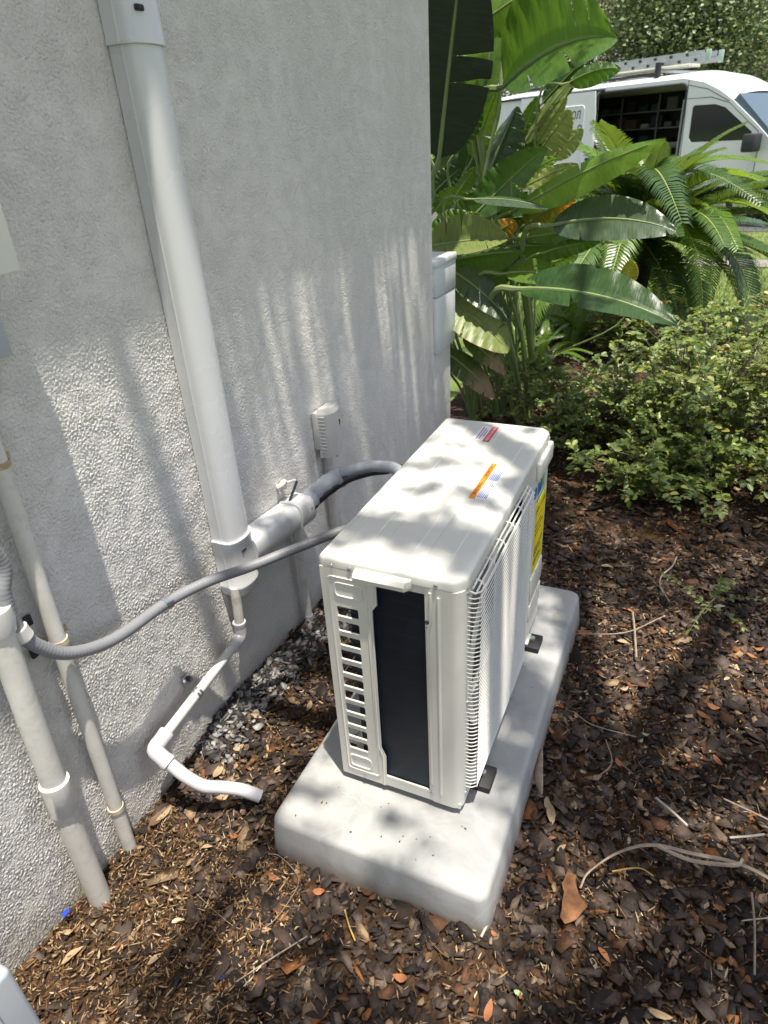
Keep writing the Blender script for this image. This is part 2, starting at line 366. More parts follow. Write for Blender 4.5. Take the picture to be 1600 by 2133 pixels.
MB().tube(p, 0.0026, 6).build('raised_ridge', M['cream'], side)
MB().box(XB - 0.001, XB + 0.002, 0.003, 0.035, 0.134, 0.7555).build('corner_fold', M['cream'], ac, False)
# right corner panel wrapping to the front
prof = [(0.7195, 0.004), (0.7195, 0.0), (0.733, -0.003), (0.776, -0.003)] + [(0.776 + 0.023*math.sin(a), 0.020 - 0.023*math.cos(a)) for a in [math.radians(15*i) for i in range(1, 7)]] + [(0.796, 0.024), (0.792, 0.016), (0.776, 0.004)]
lp = [[(x, y, z) for x, y in prof] for z in (0.134, 0.7555)]
cp = MB().loft(lp).build('corner_panel', M['cream'], ac, True, 30)
MB().tube([(0.7505, -0.0035, 0.168), (0.7505, -0.0035, 0.738)], 0.0042, 8, flat=0.6).build('raised_ridge', M['cream'], cp)
MB().tube([(0.7265, -0.002, 0.190), (0.7265, -0.002, 0.655), (0.7325, -0.003, 0.672), (0.7325, -0.003, 0.745)], 0.003, 6).build('raised_ridge', M['cream'], cp)
MB().box(0.6075, 0.735, -0.001, 0.004, 0.134, 0.166).build('lower_rail', M['cream'], ac, False)
MB().box(0.6075, 0.735, 0.001, 0.006, 0.736, 0.757).build('upper_rail', M['cream'], ac, False)
# coil: L-shaped, near end and rear
coil = plate([(0.548, 0.006), (0.742, 0.006), (0.742, 0.030), (0.572, 0.030), (0.572, 0.66), (0.548, 0.66)], [], 0.60, lambda a, b_, h: (a, b_, 0.15 + h)).build('coil', M['coil'], ac, False)
# rear wire guard
for z in (0.20, 0.31, 0.42, 0.53, 0.64, 0.73): MB().tube([(0.491, 0.01, z), (0.491, 0.66, z)], 0.0018, 5).build('rear_guard_wire', M['wire'], ac)
for y in (0.15, 0.30, 0.45, 0.60): MB().tube([(0.493, y, 0.15), (0.493, y, 0.75)], 0.0018, 5).build('rear_guard_wire', M['wire'], ac)
# base pan, service end, partition, interior back of the fan
MB().box(XB + 0.002, XF - 0.004, 0.001, 0.799, ZB, 0.148).build('base_pan', M['cream'], ac, False)
MB().box(XB + 0.001, 0.793, 0.66, 0.7995, 0.149, 0.756).build('service_end', M['cream'], ac, False)
MB().box(0.575, 0.79, 0.652, 0.658, 0.149, 0.75).build('partition', M['dark'], ac, False)
# front panel with round fan opening
FC = (0.270, 0.488); FR_ = 0.232
front = plate([(0.021, 0.134), (0.7995, 0.134), (0.7995, 0.7555), (0.021, 0.7555)], [rrect(0.045, 0.497, 0.200, 0.736, 0.06, 6)], 0.004, lambda a, b_, h: (0.795 + h, a, b_)).build('front_panel', M['cream'], ac, True, 30)
MB().box(0.640, 0.643, 0.03, 0.52, 0.16, 0.745).build('dark_backing', M['dark'], ac, False)  # solid dark sheet, its colour stands in for the shade behind the grille
ring = []
for rr_, xx in ((FR_ + 0.012, 0.7995), (FR_ + 0.004, 0.806), (FR_ - 0.004, 0.806), (FR_ - 0.006, 0.790), (FR_ - 0.006, 0.735)):
    ring.append([(xx, FC[0] + rr_*math.cos(2*math.pi*i/56), FC[1] + rr_*math.sin(2*math.pi*i/56)) for i in range(56)])
MB().loft(ring, False, False).build('fan_shroud', M['cream'], front, True, 60)
MB().tube([(0.60, FC[0], FC[1]), (0.72, FC[0], FC[1]), (0.752, FC[0], FC[1]), (0.757, FC[0], FC[1])], [0.055, 0.055, 0.05, 0.02], 20).build('fan_hub', M['fan'], ac)
for k in range(3):
    V = []; F = []; na, nr = 9, 6
    for i in range(na):
        for j in range(nr):
            a = math.radians(120*k + 85*i/(na-1) + 14*j/(nr-1)); r = 0.05 + (FR_ - 0.065)*j/(nr-1)
            V.append((0.700 + 0.05*i/(na-1) + 0.004*math.sin(j), FC[0] + r*math.cos(a), FC[1] + r*math.sin(a)))
    for i in range(na-1):
        for j in range(nr-1): a = i*nr + j; F.append((a, a+1, a+nr+1, a+nr))
    V2 = [(x - 0.004, y, z) for x, y, z in V]; n_ = len(V)
    MB().add(V, F).add(V2, [tuple(reversed(q)) for q in F]).build('fan_blade', M['fan'], ac)
# grille
grille = MB().tube([(0.800, 0.035, 0.740), (0.812, 0.035, 0.737), (0.819, 0.05, 0.733), (0.821, 0.075, 0.732), (0.821, 0.488, 0.732), (0.812, 0.506, 0.735), (0.800, 0.510, 0.738)], 0.0022, 7).build('grille_frame', M['wire'], ac)
wp = spline([(0.799, 0.030, 0), (0.811, 0.031, 0), (0.8215, 0.041, 0), (0.8225, 0.060, 0), (0.8225, 0.30, 0), (0.8225, 0.488, 0), (0.820, 0.505, 0), (0.808, 0.510, 0), (0.799, 0.510, 0)], 3)
wme = MB().tube(wp, 0.0013, 6).build('grille_wire', M['wire'], grille)
wme.location.z += 0.182
for i in range(1, 49):
    c_ = wme.copy(); COL.objects.link(c_); c_.location.z = wme.location.z + i*0.01135
for z, x in ((0.739, 0.8135), (0.7445, 0.8055)): MB().tube([(x, 0.04, z), (x, 0.503, z)], 0.0021, 6).build('grille_wire', M['wire'], grille)
for y in (0.075, 0.155, 0.235, 0.315, 0.395, 0.470):
    MB().tube([(0.800, y, 0.170), (0.813, y, 0.172), (0.8188, y, 0.182), (0.8188, y, 0.728), (0.815, y, 0.737), (0.806, y, 0.7425), (0.798, y, 0.742)], 0.0023, 6).build('grille_upright', M['wire'], grille)
# service side of the front
MB().rbox(0.797, 0.812, 0.628, 0.797, 0.694, 0.748, 0.007, 3).build('service_grip', M['cream'], ac)
MB().rbox(0.797, 0.804, 0.640, 0.790, 0.285, 0.365, 0.003).build('raised_panel', M['cream'], ac)
MB().rbox(0.797, 0.804, 0.640, 0.790, 0.205, 0.268, 0.003).build('raised_panel', M['cream'], ac)
lab = MB().box(0.7985, 0.8002, 0.658, 0.787, 0.372, 0.605).build('energy_label', M['sticker_yellow'], ac, False)
lab['label'] = 'yellow energy label on the front'
MX = Matrix(((0, 0, 1, 0.8006), (1, 0, 0, 0.722), (0, 1, 0, 0.578), (0, 0, 0, 1)))
text_mesh('lettering', 'ENERGYGUIDE', 0.019, M['ink_black'], lab, MX)
MX2 = MX.copy(); MX2[2][3] = 0.552; text_mesh('lettering', 'Heat Pump', 0.011, M['ink_black'], lab, MX2)
for z in (0.53, 0.515, 0.5, 0.45, 0.44, 0.43, 0.41, 0.40): MB().box(0.8001, 0.8006, 0.665, 0.775 - 0.02*((z*100) % 3), z, z + 0.004).build('print_line', M['ink_black'], lab, False)
lg = MB().add([(0.8002, 0.635 + 0.02*math.cos(a), 0.655 + 0.018*math.sin(a)) for a in [i*math.pi/8 for i in range(16)]], [tuple(range(16))]).build('logo', M['logo_blue'], ac, False)
for k in range(5):
    y = 0.668 + 0.017*k; MB().box(0.7995, 0.8006, y, y + 0.012, 0.632, 0.668 - 0.006*(k % 2)).build('logo_letter', M['logo_blue'] if k < 3 else M['logo_green'], lg, False)
MB().box(0.7995, 0.8005, 0.662, 0.77, 0.612, 0.620).build('logo_stripe', M['logo_green'], lg, False)
# stickers on the lid
zs = ZT + 0.0022
st = MB().box(0.7215, 0.7485, 0.325, 0.520, zs - 0.001, zs).build('warning_label', M['sticker_white'], ac, False); st['label'] = 'orange and white warning label on the lid'
MB().box(0.7065, 0.7212, 0.325, 0.520, zs - 0.001, zs + 0.0001).build('orange_band', M['sticker_orange'], st, False)
RZ = Matrix.Translation((0.7138, 0.375, zs + 0.0006)) @ Matrix.Rotation(math.radians(90), 4, 'Z')
text_mesh('lettering', 'WARNING', 0.0135, M['ink_black'], st, RZ)
text_mesh('lettering', 'ATTENTION', 0.0105, M['ink_black'], st, Matrix.Translation((0.7138, 0.472, zs + 0.0006)) @ Matrix.Rotation(math.radians(90), 4, 'Z'))
for k in range(6):
    x = 0.7238 + 0.0041*k
    for (ya, yb) in ((0.331, 0.408), (0.424, 0.512)):
        e = random.Random(k).uniform(0.0, 0.014); MB().box(x, x + 0.0023, ya, yb - e, zs - 0.0004, zs + 0.0004).build('print_line', M['ink_blue'], st, False)
st = MB().box(0.612, 0.661, 0.650, 0.756, zs - 0.001, zs).build('red_label', M['sticker_white'], ac, False); st['label'] = 'small red and white label on the lid'
MB().box(0.643, 0.661, 0.650, 0.756, zs - 0.0005, zs + 0.0004).build('red_band', M['sticker_red'], st, False)
for ya, yb in ((0.655, 0.684), (0.688, 0.700), (0.704, 0.751)): MB().box(0.6475, 0.6565, ya, yb, zs, zs + 0.0008).build('print_block', M['ink_pink'], st, False)
for k, (ya, yb) in enumerate(((0.66, 0.748), (0.662, 0.74), (0.685, 0.728))): MB().box(0.6205 + 0.0072*k, 0.6232 + 0.0072*k, ya, yb, zs - 0.0004, zs + 0.0004).build('print_line', M['ink_purple'], st, False)
# screws
for x, z in ((0.559, 0.7625), (0.744, 0.7655), (0.5195, 0.764)):
    s_ = MB().disc((x, -0.003, z), (0, -1, 0), 0.0042 if x != 0.5195 else 0.002, 0.0032).build('screw', M['screw'], ac)
    if x != 0.5195: MB().box(x - 0.0022, x + 0.0022, -0.0069, -0.0060, z - 0.0005, z + 0.0005).build('screw_slot', M['dark'], s_, False)
for x, z, yy in ((0.7245, 0.6605, -0.002), (0.7245, 0.671, -0.0015), (0.549, 0.143, -0.003), (0.7265, 0.190, -0.002), (0.7255, 0.158, -0.002)):
    MB().disc((x, yy, z), (0, -1, 0), 0.0042, 0.003).build('screw', M['screw'] if z != 0.671 else M['dark'], ac)
for y, z in ((0.026, 0.742), (0.026, 0.165), (0.03, 0.45)): MB().disc((0.799, y, z), (1, 0, 0), 0.0045, 0.004).build('screw', M['screw'], ac)
# feet
for y in (0.115, 0.655):
    for x0, x1, xr in ((0.755, 0.842, 0.843), (0.445, 0.53, 0.443)):
        ft = MB().rbox(min(x0, xr), max(x1, xr), y - 0.035, y + 0.035, 0.1105, 0.1305, 0.003).build('rubber_foot', M['rubber'], ac)
        MB().rbox(x0 - 0.004, x1 - 0.034, y - 0.028, y + 0.028, 0.1300, 0.1340, 0.001).build('bracket', M['cream'], ft)
        MB().tube([(x1 - 0.025 if x0 > 0.6 else x0 + 0.02, y, 0.132), (x1 - 0.025 if x0 > 0.6 else x0 + 0.02, y, 0.144)], 0.008, 6).build('bolt', M['galv'], ft)

# ------------------------------------------------------------------ line-set duct on the wall
dt = thing('line_set_duct', 'white plastic line-set duct running down the stucco wall', 'duct', (0, 0.285, 0.4))
def dprof(e=0.0, z=0.0, y0=0.236, y1=0.332, d=0.072):
    y0 -= e; y1 += e; d += e
    P = [(0.001, y0), (0.030, y0), (0.033, y0 - 0.0015), (0.036, y0)]
    for i in range(25):
        a = math.radians(180 - 7.5*i); P.append((0.036 + (d - 0.036)*(max(0, math.sin(math.radians(7.5*i)))**0.62) if 0 < i < 24 else 0.037, (y0+y1)/2 + (y1-y0)/2*math.cos(a)))
    P += [(0.001, y1)]
    return P
cov = MB().loft([[(x, y, z) for x, y in dprof()] for z in (0.55, 3.0)]).build('cover', M['duct'], dt, True, 45)
def collar(z0, z1, nm='collar'):
    lp = []
    for e, z in ((0.0, z0), (0.0062, z0), (0.0068, z0 + 0.004), (0.0045, z0 + 0.009), (0.0045, z1 - 0.009), (0.0068, z1 - 0.004), (0.0062, z1), (0.0, z1)): lp.append([(x, y, z) for x, y in dprof(e)])
    return MB().loft(lp).build(nm, M['duct'], dt, True, 45)
cl = collar(1.700, 1.86)
MB().rbox(0.070, 0.0785, 0.248, 0.268, 1.750, 1.760, 0.002).build('slot', M['dark'], cl)
tj = collar(0.425, 0.578, 'tee_joint')
MB().rbox(0.0745, 0.0775, 0.262, 0.282, 0.538, 0.545, 0.001).build('slot', M['dark'], tj)
# rounded closed end under the tee
lp = []
for e, z in ((0.0045, 0.427), (0.002, 0.405), (-0.008, 0.388), (-0.022, 0.380)): lp.append([(max(0.001, x), y, z) for x, y in dprof(e)])
MB().loft(lp).build('end_cap', M['duct'], tj, True, 60)
# branch towards the unit, along +Y and slightly falling
def bprof(e, y, zc, hw=0.043, d=0.076):
    P = []
    for i in range(25):
        a = math.radians(-90 + 7.5*i); ca = math.cos(a); P.append((0.004 + (d + e)*(abs(ca)**0.24 if ca > 0 else 0), y, zc + (hw + e)*math.sin(a)))
    return P
MB().loft([bprof(0, 0.325, 0.503), bprof(0, 0.60, 0.478)]).build('branch_cover', M['duct'], dt, True, 35)
lp = [bprof(e, y, 0.503 - 0.091*(y - 0.325)) for e, y in ((0, 0.568), (0.0055, 0.568), (0.006, 0.573), (0.0045, 0.578), (0.0045, 0.655), (0.001, 0.665), (-0.012, 0.672))]
be = MB().loft(lp).build('branch_collar', M['duct'], dt, True, 35)

# wrapped line set and black cable to the unit
ls = thing('wrapped_line_set', 'grey taped refrigerant lines arching from the duct to the unit', 'pipe', (0.05, 0.65, 0.5))
c0 = Vector((0.048, 0.62, 0.480))
pts = [c0, Vector((0.062, 0.70, 0.500)), onx(700, 998, 0.12), onx(745, 980, 0.19), onx(790, 975, 0.27), onx(835, 988, 0.36), (0.47, 0.66, 0.52), (0.60, 0.67, 0.42)]
sp_ = spline(pts, 6)
MB().tube(sp_[:15], [0.034 + 0.002*math.sin(i*2.1) for i in range(15)], 16).build('wrapped_bundle', M['greytape'], ls)
MB().tube([p + Vector((0, 0, 0.006)) for p in sp_[12:]], 0.019, 14).build('insulated_pipe', M['greytape'], ls)
pts2 = [c0 + Vector((0.02, 0.02, -0.006)), Vector((0.080, 0.69, 0.492)), onx(712, 1003, 0.145), onx(760, 985, 0.21), onx(800, 979, 0.28), onx(838, 980, 0.35), (0.47, 0.62, 0.55), (0.60, 0.64, 0.45)]
MB().tube(spline(pts2, 6), 0.0155, 12).build('black_pipe', M['blackpipe'], ls)

# small sensor wire
sw = thing('sensor_wire', 'short bent wire poking from a putty blob above the duct branch', 'wire', (0.0, 0.59, 0.57))
MB().tube(spline([onx(578, 1016, 0.004), onx(586, 1012, 0.014), onx(592, 1004, 0.012), onx(589, 1016, 0.004)], 4), 0.010, 8).build('putty_blob', M['paintpipe'], sw)
MB().tube(spline([onx(588, 1009, 0.01), onx(604, 1003, 0.022), onx(616, 1000, 0.030)], 4), 0.0042, 8).build('painted_sleeve', M['paintpipe'], sw)
MB().tube([onx(616, 1000, 0.030), onx(618, 1004, 0.031), onx(601, 1050, 0.028), onx(594, 1075, 0.02)], 0.0044, 8).build('black_wire', M['blackpipe'], sw)

# louvred junction box
jb = thing('junction_box', 'small louvred grey-white box on the stucco wall above the unit', 'box', (0, 0.87, 0.56))
MB().rbox(0.0, 0.024, 0.822, 0.935, 0.602, 0.735, 0.006).build('back_box', M['box'], jb)
cvp = [(0.020, 0.826), (0.052, 0.836), (0.066, 0.865), (0.066, 0.905), (0.052, 0.932), (0.020, 0.942)]
lp = [[(x, y, 0.572 if True else 0) for x, y in cvp], [(x, y, 0.580) for x, y in cvp], [(x, y, 0.728) for x, y in cvp], [(0.02 + (x-0.02)*0.8, 0.884 + (y-0.884)*0.85, 0.746) for x, y in cvp]]
jc = MB().loft(lp).build('cover', M['box'], jb, True, 25)
for k in range(11):
    z = 0.592 + 0.0125*k; MB().rbox(0.022, 0.046, 0.8265, 0.8295 + 0.004, z, z + 0.005, 0.001, 1).build('louvre', M['box'], jc).rotation_euler = (0, 0, 0)
MB().tube(spline([(0.0665, 0.893, 0.690), (0.0675, 0.896, 0.694), (0.0675, 0.899, 0.688), (0.067, 0.895, 0.676)], 4), 0.0014, 5).build('printed_mark', M['ink_black'], jc)
MB().tube(spline([(0.045, 0.905, 0.575), (0.047, 0.906, 0.56), (0.04, 0.902, 0.548)], 4), 0.0022, 6).build('wire_tail', M['blackpipe'], jb)
cpipe = MB().tube([(0.020, 0.878, 0.60), (0.020, 0.876, 0.02), (0.02, 0.876, -0.08)], 0.0135, 14).build('conduit_pipe', M['paintpipe']); tag(cpipe, 'painted conduit dropping from the louvred box behind the unit', 'pipe')
p3 = thing('conduit_stub', 'painted conduit under the duct branch going into the mulch', 'pipe', (0.022, 0.615, 0))
MB().tube([(0.022, 0.612, 0.47), (0.022, 0.620, 0.10), (0.022, 0.622, -0.08)], 0.0145, 14).build('tube', M['paintpipe'], p3)
MB().tube([(0.022, 0.6215, 0.02), (0.022, 0.6212, 0.045)], 0.0162, 14).build('coupling', mat('grey_fitting', (0.35, 0.39, 0.43), 0.5), p3)

# condensate drain
dr = thing('drain_pipe', 'white drain pipe stepping down from the duct to a bent spout', 'pipe', (0.04, 0.23, 0.2))
e1 = Vector((0.046, 0.226, 0.262)); e2 = Vector((0.046, -0.176, 0.208))
MB().tube([(0.046, 0.238, 0.43), e1 + Vector((0, 0.001, 0.02))], 0.0145, 14).build('riser', mat('old_painted_pvc', (0.56, 0.54, 0.49), 0.55, var=0.12, vs=25, dirt=(0.17, 0.14, 0.10), dirt_amt=0.75, ds=38), dr)
dirn = (e2 - e1).normalized()
MB().tube([e1 + dirn*0.01, e2 - dirn*0.01], 0.0135, 14).build('slanted_pipe', M['pvc'], dr)
el = spline([e1 + Vector((0, 0.0012, 0.052)), e1 + Vector((0, 0.001, 0.028)), e1 + Vector((0.0, -0.004, 0.006)), e1 + dirn*0.028, e1 + dirn*0.052], 5)
MB().tube(el, [0.0195 if (i < 3 or i > len(el)-4) else 0.0183 for i in range(len(el))], 16).build('elbow', M['spout'], dr)
tgt = onz(376, 1609, 0.158); spd = (tgt - e2).normalized()
el = spline([e2 - dirn*0.055, e2 - dirn*0.03, e2 - dirn*0.004 + Vector((0.003, 0, 0)), e2 + spd*0.028, e2 + spd*0.052], 5)
MB().tube(el, [0.0215 if (i < 3 or i > len(el)-4) else 0.0203 for i in range(len(el))], 16).build('elbow', M['spout'], dr)
path = [e2 + spd*0.03, e2 + spd*0.07, onz(388, 1618, 0.150), onz(424, 1637, 0.122), onz(462, 1640, 0.105), onz(502, 1645, 0.090), onz(543, 1659, 0.066)]
sp_ = spline(path, 6)
so_ = MB().tube(sp_, 0.0162, 18, False)
so_.tube([sp_[-1], sp_[-1] - (sp_[-1]-sp_[-2])], 0.0135, 18, False)
n_ = len(so_.v); a0 = n_ - 2*18 - 18; k0 = n_ - 36
so_.f += [(a0 + j, a0 + (j+1) % 18, k0 + (j+1) % 18, k0 + j) for j in range(18)]
so_.build('spout', M['spout'], dr)
MB().tube([sp_[-1] - (sp_[-1]-sp_[-3]).normalized()*0.006, sp_[-1] - (sp_[-1]-sp_[-3]).normalized()*0.005], 0.0134, 18).build('bore', M['dark'], dr)
ck = e1 + (e2 - e1)*0.54
for dd in (-0.008, 0.003): MB().tube([ck + dirn*dd, ck + dirn*(dd + 0.007)], 0.0165, 16).build('clamp_band', M['galv'], dr)
MB().rbox(0.004, 0.010, ck.y - 0.004, ck.y + 0.022, ck.z + 0.01, ck.z + 0.042, 0.002).build('clamp_ear', M['galv'], dr)
MB().tube([(0.008, ck.y + 0.012, ck.z + 0.032), (0.024, ck.y + 0.012, ck.z + 0.032)], [0.008, 0.007], 6).build('clamp_bolt', M['bluebolt'], dr)

# painted riser pipes at the left
pa = thing('painted_riser_pipe', 'slim off-white painted pipe rising from the mulch behind the conduit', 'pipe', (0.03, -0.30, 0))
MB().tube([(0.026, -0.286, 2.2), (0.026, -0.283, 1.02), (0.026, -0.290, 0.83), (0.026, -0.298, 0.55), (0.026, -0.308, 0.05), (0.026, -0.31, -0.08)], 0.0165, 16).build('tube', M['paintpipe'], pa)
for z, y in ((1.045, -0.283), (0.650, -0.2935), (0.142, -0.3065)):
    MB().tube([(0.026, y, z - 0.006), (0.026, y, z + 0.006)], 0.0188, 16).build('strap', M['rust'] if z > 1 else mat('stained_strap', (0.55, 0.47, 0.33), 0.6, var=0.2, vs=60), pa)
    MB().rbox(0.002, 0.006, y + 0.014, y + 0.04, z - 0.007, z + 0.007, 0.001).build('strap_ear', M['rust'], pa)
pb = thing('painted_drain_riser', 'thick off-white painted pipe with coupling at the lower left', 'pipe', (0.05, -0.43, 0))
MB().tube([(0.046, -0.405, 0.80), (0.046, -0.4175, 0.55), (0.046, -0.428, 0.30), (0.046, -0.433, 0.02), (0.046, -0.434, -0.08)], 0.0245, 18).build('tube', M['paintpipe'], pb)
MB().tube([(0.046, -0.4235, 0.385), (0.046, -0.424, 0.382), (0.046, -0.4275, 0.300), (0.046, -0.4277, 0.297)], [0.026, 0.0305, 0.0305, 0.0285], 18).build('coupling', M['paintpipe'], pb)
MB().tube([(0.046, -0.4035, 0.815), (0.046, -0.405, 0.79), (0.046, -0.4065, 0.765)], [0.031, 0.033, 0.029], 18).build('upper_coupling', M['pvc'], pb)

# liquid-tight conduit
cdt = thing('flexible_conduit', 'grey ribbed flexible conduit looping along the wall to the unit', 'conduit', (0.05, -0.38, 0.7))
pts = [(0.052, -0.475, 1.15), onx(-12, 1150, 0.052), onx(8, 1240, 0.052), onx(38, 1312, 0.052), onx(85, 1348, 0.056), onx(150, 1360, 0.062), onx(240, 1330, 0.062), onx(347, 1256, 0.052), onx(430, 1213, 0.085), onx(520, 1181, 0.14), onx(610, 1145, 0.21), onx(705, 1108, 0.30), (0.42, 0.50, 0.60), (0.56, 0.66, 0.60)]
sp0 = spline(pts, 40); sp_ = [sp0[0]]; res_ = 0.0
for i in range(1, len(sp0)):                       # even 2 mm steps so the ribs stay regular
    seg = (sp0[i] - sp0[i-1]).length; s_at = 0.0021 - res_
    while s_at <= seg: sp_.append(sp0[i-1].lerp(sp0[i], s_at/seg)); s_at += 0.0021
    res_ = seg - (s_at - 0.0021)
acc = 0; rad = []; prev = sp_[0]
for p_ in sp_:
    acc += (p_ - prev).length; prev = p_
    rad.append(0.0138 + 0.00022*(math.sin(acc*2*math.pi/0.0085)))
MB().tube(sp_, rad, 14).build('jacket', M['conduit'], cdt, True, 180)
def near(P, q): return min(range(len(P)), key=lambda i: (P[i]-q).length)
i0 = near(sp_, onx(40, 1318, 0.052)); i1 = near(sp_, onx(347, 1256, 0.052))
MB().tube(sp_[i0-6:i0+8], 0.0182, 16).build('painted_strap', M['paintpipe'], cdt)
for q in ((55, 1292), (68, 1358)): MB().rbox(0.001, 0.008, onx(*q).y - 0.008, onx(*q).y + 0.008, onx(*q).z - 0.012, onx(*q).z + 0.012, 0.002).build('strap_ear', M['dark'], cdt)
MB().tube(sp_[i1-6:i1+6], 0.0172, 16).build('steel_clamp', M['galv'], cdt)
MB().tube([sp_[i1] + Vector((-0.01, 0, -0.016)), sp_[i1] + Vector((-0.01, 0.0, -0.030))], 0.006, 8).build('clamp_screw', M['galv'], cdt)

# boxes at the left edge
ub = thing('utility_box', 'cream metal utility box on the wall at the upper left edge', 'box', (0, -0.4, 1.36))
MB().rbox(0.0, 0.115, -0.56, -0.198, 1.362, 1.86, 0.004).build('case', M['ubox'], ub)
MB().rbox(0.113, 0.121, -0.562, -0.195, 1.360, 1.862, 0.003).build('door', M['ubox'], ub)
u2 = thing('conduit_fitting_box', 'grey fitting box under the cream utility box', 'box', (0, -0.28, 1.22))
MB().rbox(0.0, 0.050, -0.36, -0.203, 1.222, 1.30, 0.004).build('case', M['greybox'], u2)
MB().rbox(0.0, 0.040, -0.36, -0.197, 1.262, 1.33, 0.004).build('cap', M['box'], u2)
pE = onx(0, 1968, 0.30); pE2 = onx(88, 2133, 0.30)
cb = thing('metal_cabinet', 'pale grey metal cabinet edge in the bottom left corner', 'cabinet', (0.1, pE.y - 0.15, 0))
MB().rbox(0.002, 0.300, pE.y - 0.34, (pE.y + pE2.y)/2, 0.05, 0.42, 0.010, 3).build('case', M['greybox'], cb)
MB().rbox(0.298, 0.306, pE.y - 0.32, (pE.y + pE2.y)/2 - 0.045, 0.07, 0.40, 0.004).build('door', M['greybox'], cb)
print('cab', pE, pE2)
# ------------------------------------------------------------------ ground
rng = np.random.default_rng(11); R_ = random.Random(5)
def gh(x, y):
    x = np.asarray(x, float); y = np.asarray(y, float)
    h = 0.010*np.sin(3.1*x + 1.7*y) + 0.008*np.sin(5.3*y - 2.2*x + 1.0) + 0.005*np.sin(11*x + 7*y) + 0.004*np.sin(17*y - 9*x)
    near_wall = np.clip((0.12 - x)/0.12, 0, 1)*np.clip((y + 0.1)/0.2, 0, 1)*0.02
    near_pad = ((x > 0.33) & (x < 0.95) & (y > -0.22) & (y < 1.04))*-0.006
    return h*np.clip((np.abs(y)+1)/1.0, 0.5, 1) + near_wall + near_pad
# lawn sheet to the horizon
m, nt, b = newmat('lawn'); c = coord(nt, 'Object')
cc = ramp(nt, noise(nt, c, 3.0, 8, 0.7), [(0.3, (0.06, 0.095, 0.02)), (0.5, (0.12, 0.17, 0.035)), (0.72, (0.22, 0.25, 0.07))])
nt.links.new(cc, b.inputs['Base Color']); b.inputs['Roughness'].default_value = 0.9; bump(nt, b, noise(nt, c, 60, 4), 0.8, 0.03); M['lawn'] = m
o = MB().add([(-150, -120, -0.06), (150, -120, -0.06), (150, 260, -0.06), (-150, 260, -0.06)], [(0, 1, 2, 3)]).build('lawn', M['lawn'], None, False); tag(o, 'green lawn beyond the planting bed', 'lawn', kind='structure')
m, nt, b = newmat('mulch_soil'); c = coord(nt, 'Object')
vo = N(nt, 'ShaderNodeTexVoronoi', Scale=85.0, Randomness=1.0); nt.links.new(coord(nt, 'Object', (1, 0.55, 1)), vo.inputs['Vector'])
cc = ramp(nt, noise(nt, vo.outputs['Color'], 4.0, 2), [(0.30, (0.022, 0.014, 0.009)), (0.48, (0.055, 0.032, 0.018)), (0.62, (0.11, 0.062, 0.032)), (0.78, (0.24, 0.15, 0.075))])
cc = mixc(nt, ramp(nt, noise(nt, c, 2.3, 3), [(0.4, 0.0), (0.65, 0.6)]), cc, (0.026, 0.019, 0.015))
nt.links.new(cc, b.inputs['Base Color']); b.inputs['Roughness'].default_value = 0.95; b.inputs['Specular IOR Level'].default_value = 0.15
bump(nt, b, vo.outputs['Distance'], 0.9, 0.012); M['soil'] = m
nx, ny = 150, 260; gx = np.linspace(-0.25, 5.2, nx); gy = np.linspace(-3.2, 6.0, ny)
GX, GY = np.meshgrid(gx, gy); edge = 5.55 + 0.25*np.sin(GX*2.1) + 0.12*np.sin(GX*5.3)
GY2 = np.where(GY > edge - 0.5, edge - 0.5 + (GY - edge + 0.5)*0.3, GY)
GZ = gh(GX, GY2) - 0.004 - 0.06*np.clip((GY - edge + 0.4)/0.8, 0, 1)
V = np.stack([GX, GY2, GZ], -1).reshape(-1, 3); I = np.arange(nx*ny).reshape(ny, nx)
F = np.stack([I[:-1, :-1], I[:-1, 1:], I[1:, 1:], I[1:, :-1]], -1).reshape(-1, 4)
tag(npmesh('mulch_bed', V, F, M['soil'], None, True), 'brown mulch bed along the house', 'mulch', kind='structure')

def island_mat(name, stops, rough=0.85, bs=0.6, interp='CONSTANT', spec=0.25):
    m, nt, b = newmat(name); g = nt.nodes.new('ShaderNodeNewGeometry'); c = coord(nt, 'Object')
    cc = ramp(nt, g.outputs['Random Per Island'], stops, interp)
    cc = mixc(nt, ramp(nt, noise(nt, c, 90, 4, 0.65), [(0.35, 0.55), (0.65, 0.0)]), cc, mixc(nt, 0.55, cc, (0.0, 0.0, 0.0)))
    nt.links.new(cc, b.inputs['Base Color']); b.inputs['Roughness'].default_value = rough; b.inputs['Specular IOR Level'].default_value = spec
    bump(nt, b, noise(nt, coord(nt, 'Object', (1, 0.3, 1)), 240, 4, 0.65), bs, 0.003); return m
M['chips'] = island_mat('bark_chips', [(0.0, (0.028, 0.022, 0.020)), (0.16, (0.046, 0.035, 0.030)), (0.36, (0.070, 0.050, 0.041)), (0.55, (0.098, 0.069, 0.055)), (0.70, (0.135, 0.102, 0.084)), (0.79, (0.13, 0.066, 0.036)), (0.88, (0.20, 0.145, 0.105)), (0.945, (0.34, 0.235, 0.14)), (0.98, (0.27, 0.11, 0.04))])
M['shred'] = island_mat('bark_shreds', [(0.0, (0.035, 0.022, 0.014)), (0.3, (0.10, 0.055, 0.026)), (0.52, (0.19, 0.105, 0.048)), (0.70, (0.30, 0.19, 0.095)), (0.88, (0.42, 0.30, 0.17)), (0.97, (0.5, 0.42, 0.30))])
M['ashchip'] = island_mat('dusty_chips', [(0.0, (0.04, 0.037, 0.036)), (0.4, (0.09, 0.085, 0.082)), (0.55, (0.18, 0.175, 0.17)), (0.74, (0.29, 0.285, 0.275)), (0.92, (0.38, 0.375, 0.36))])
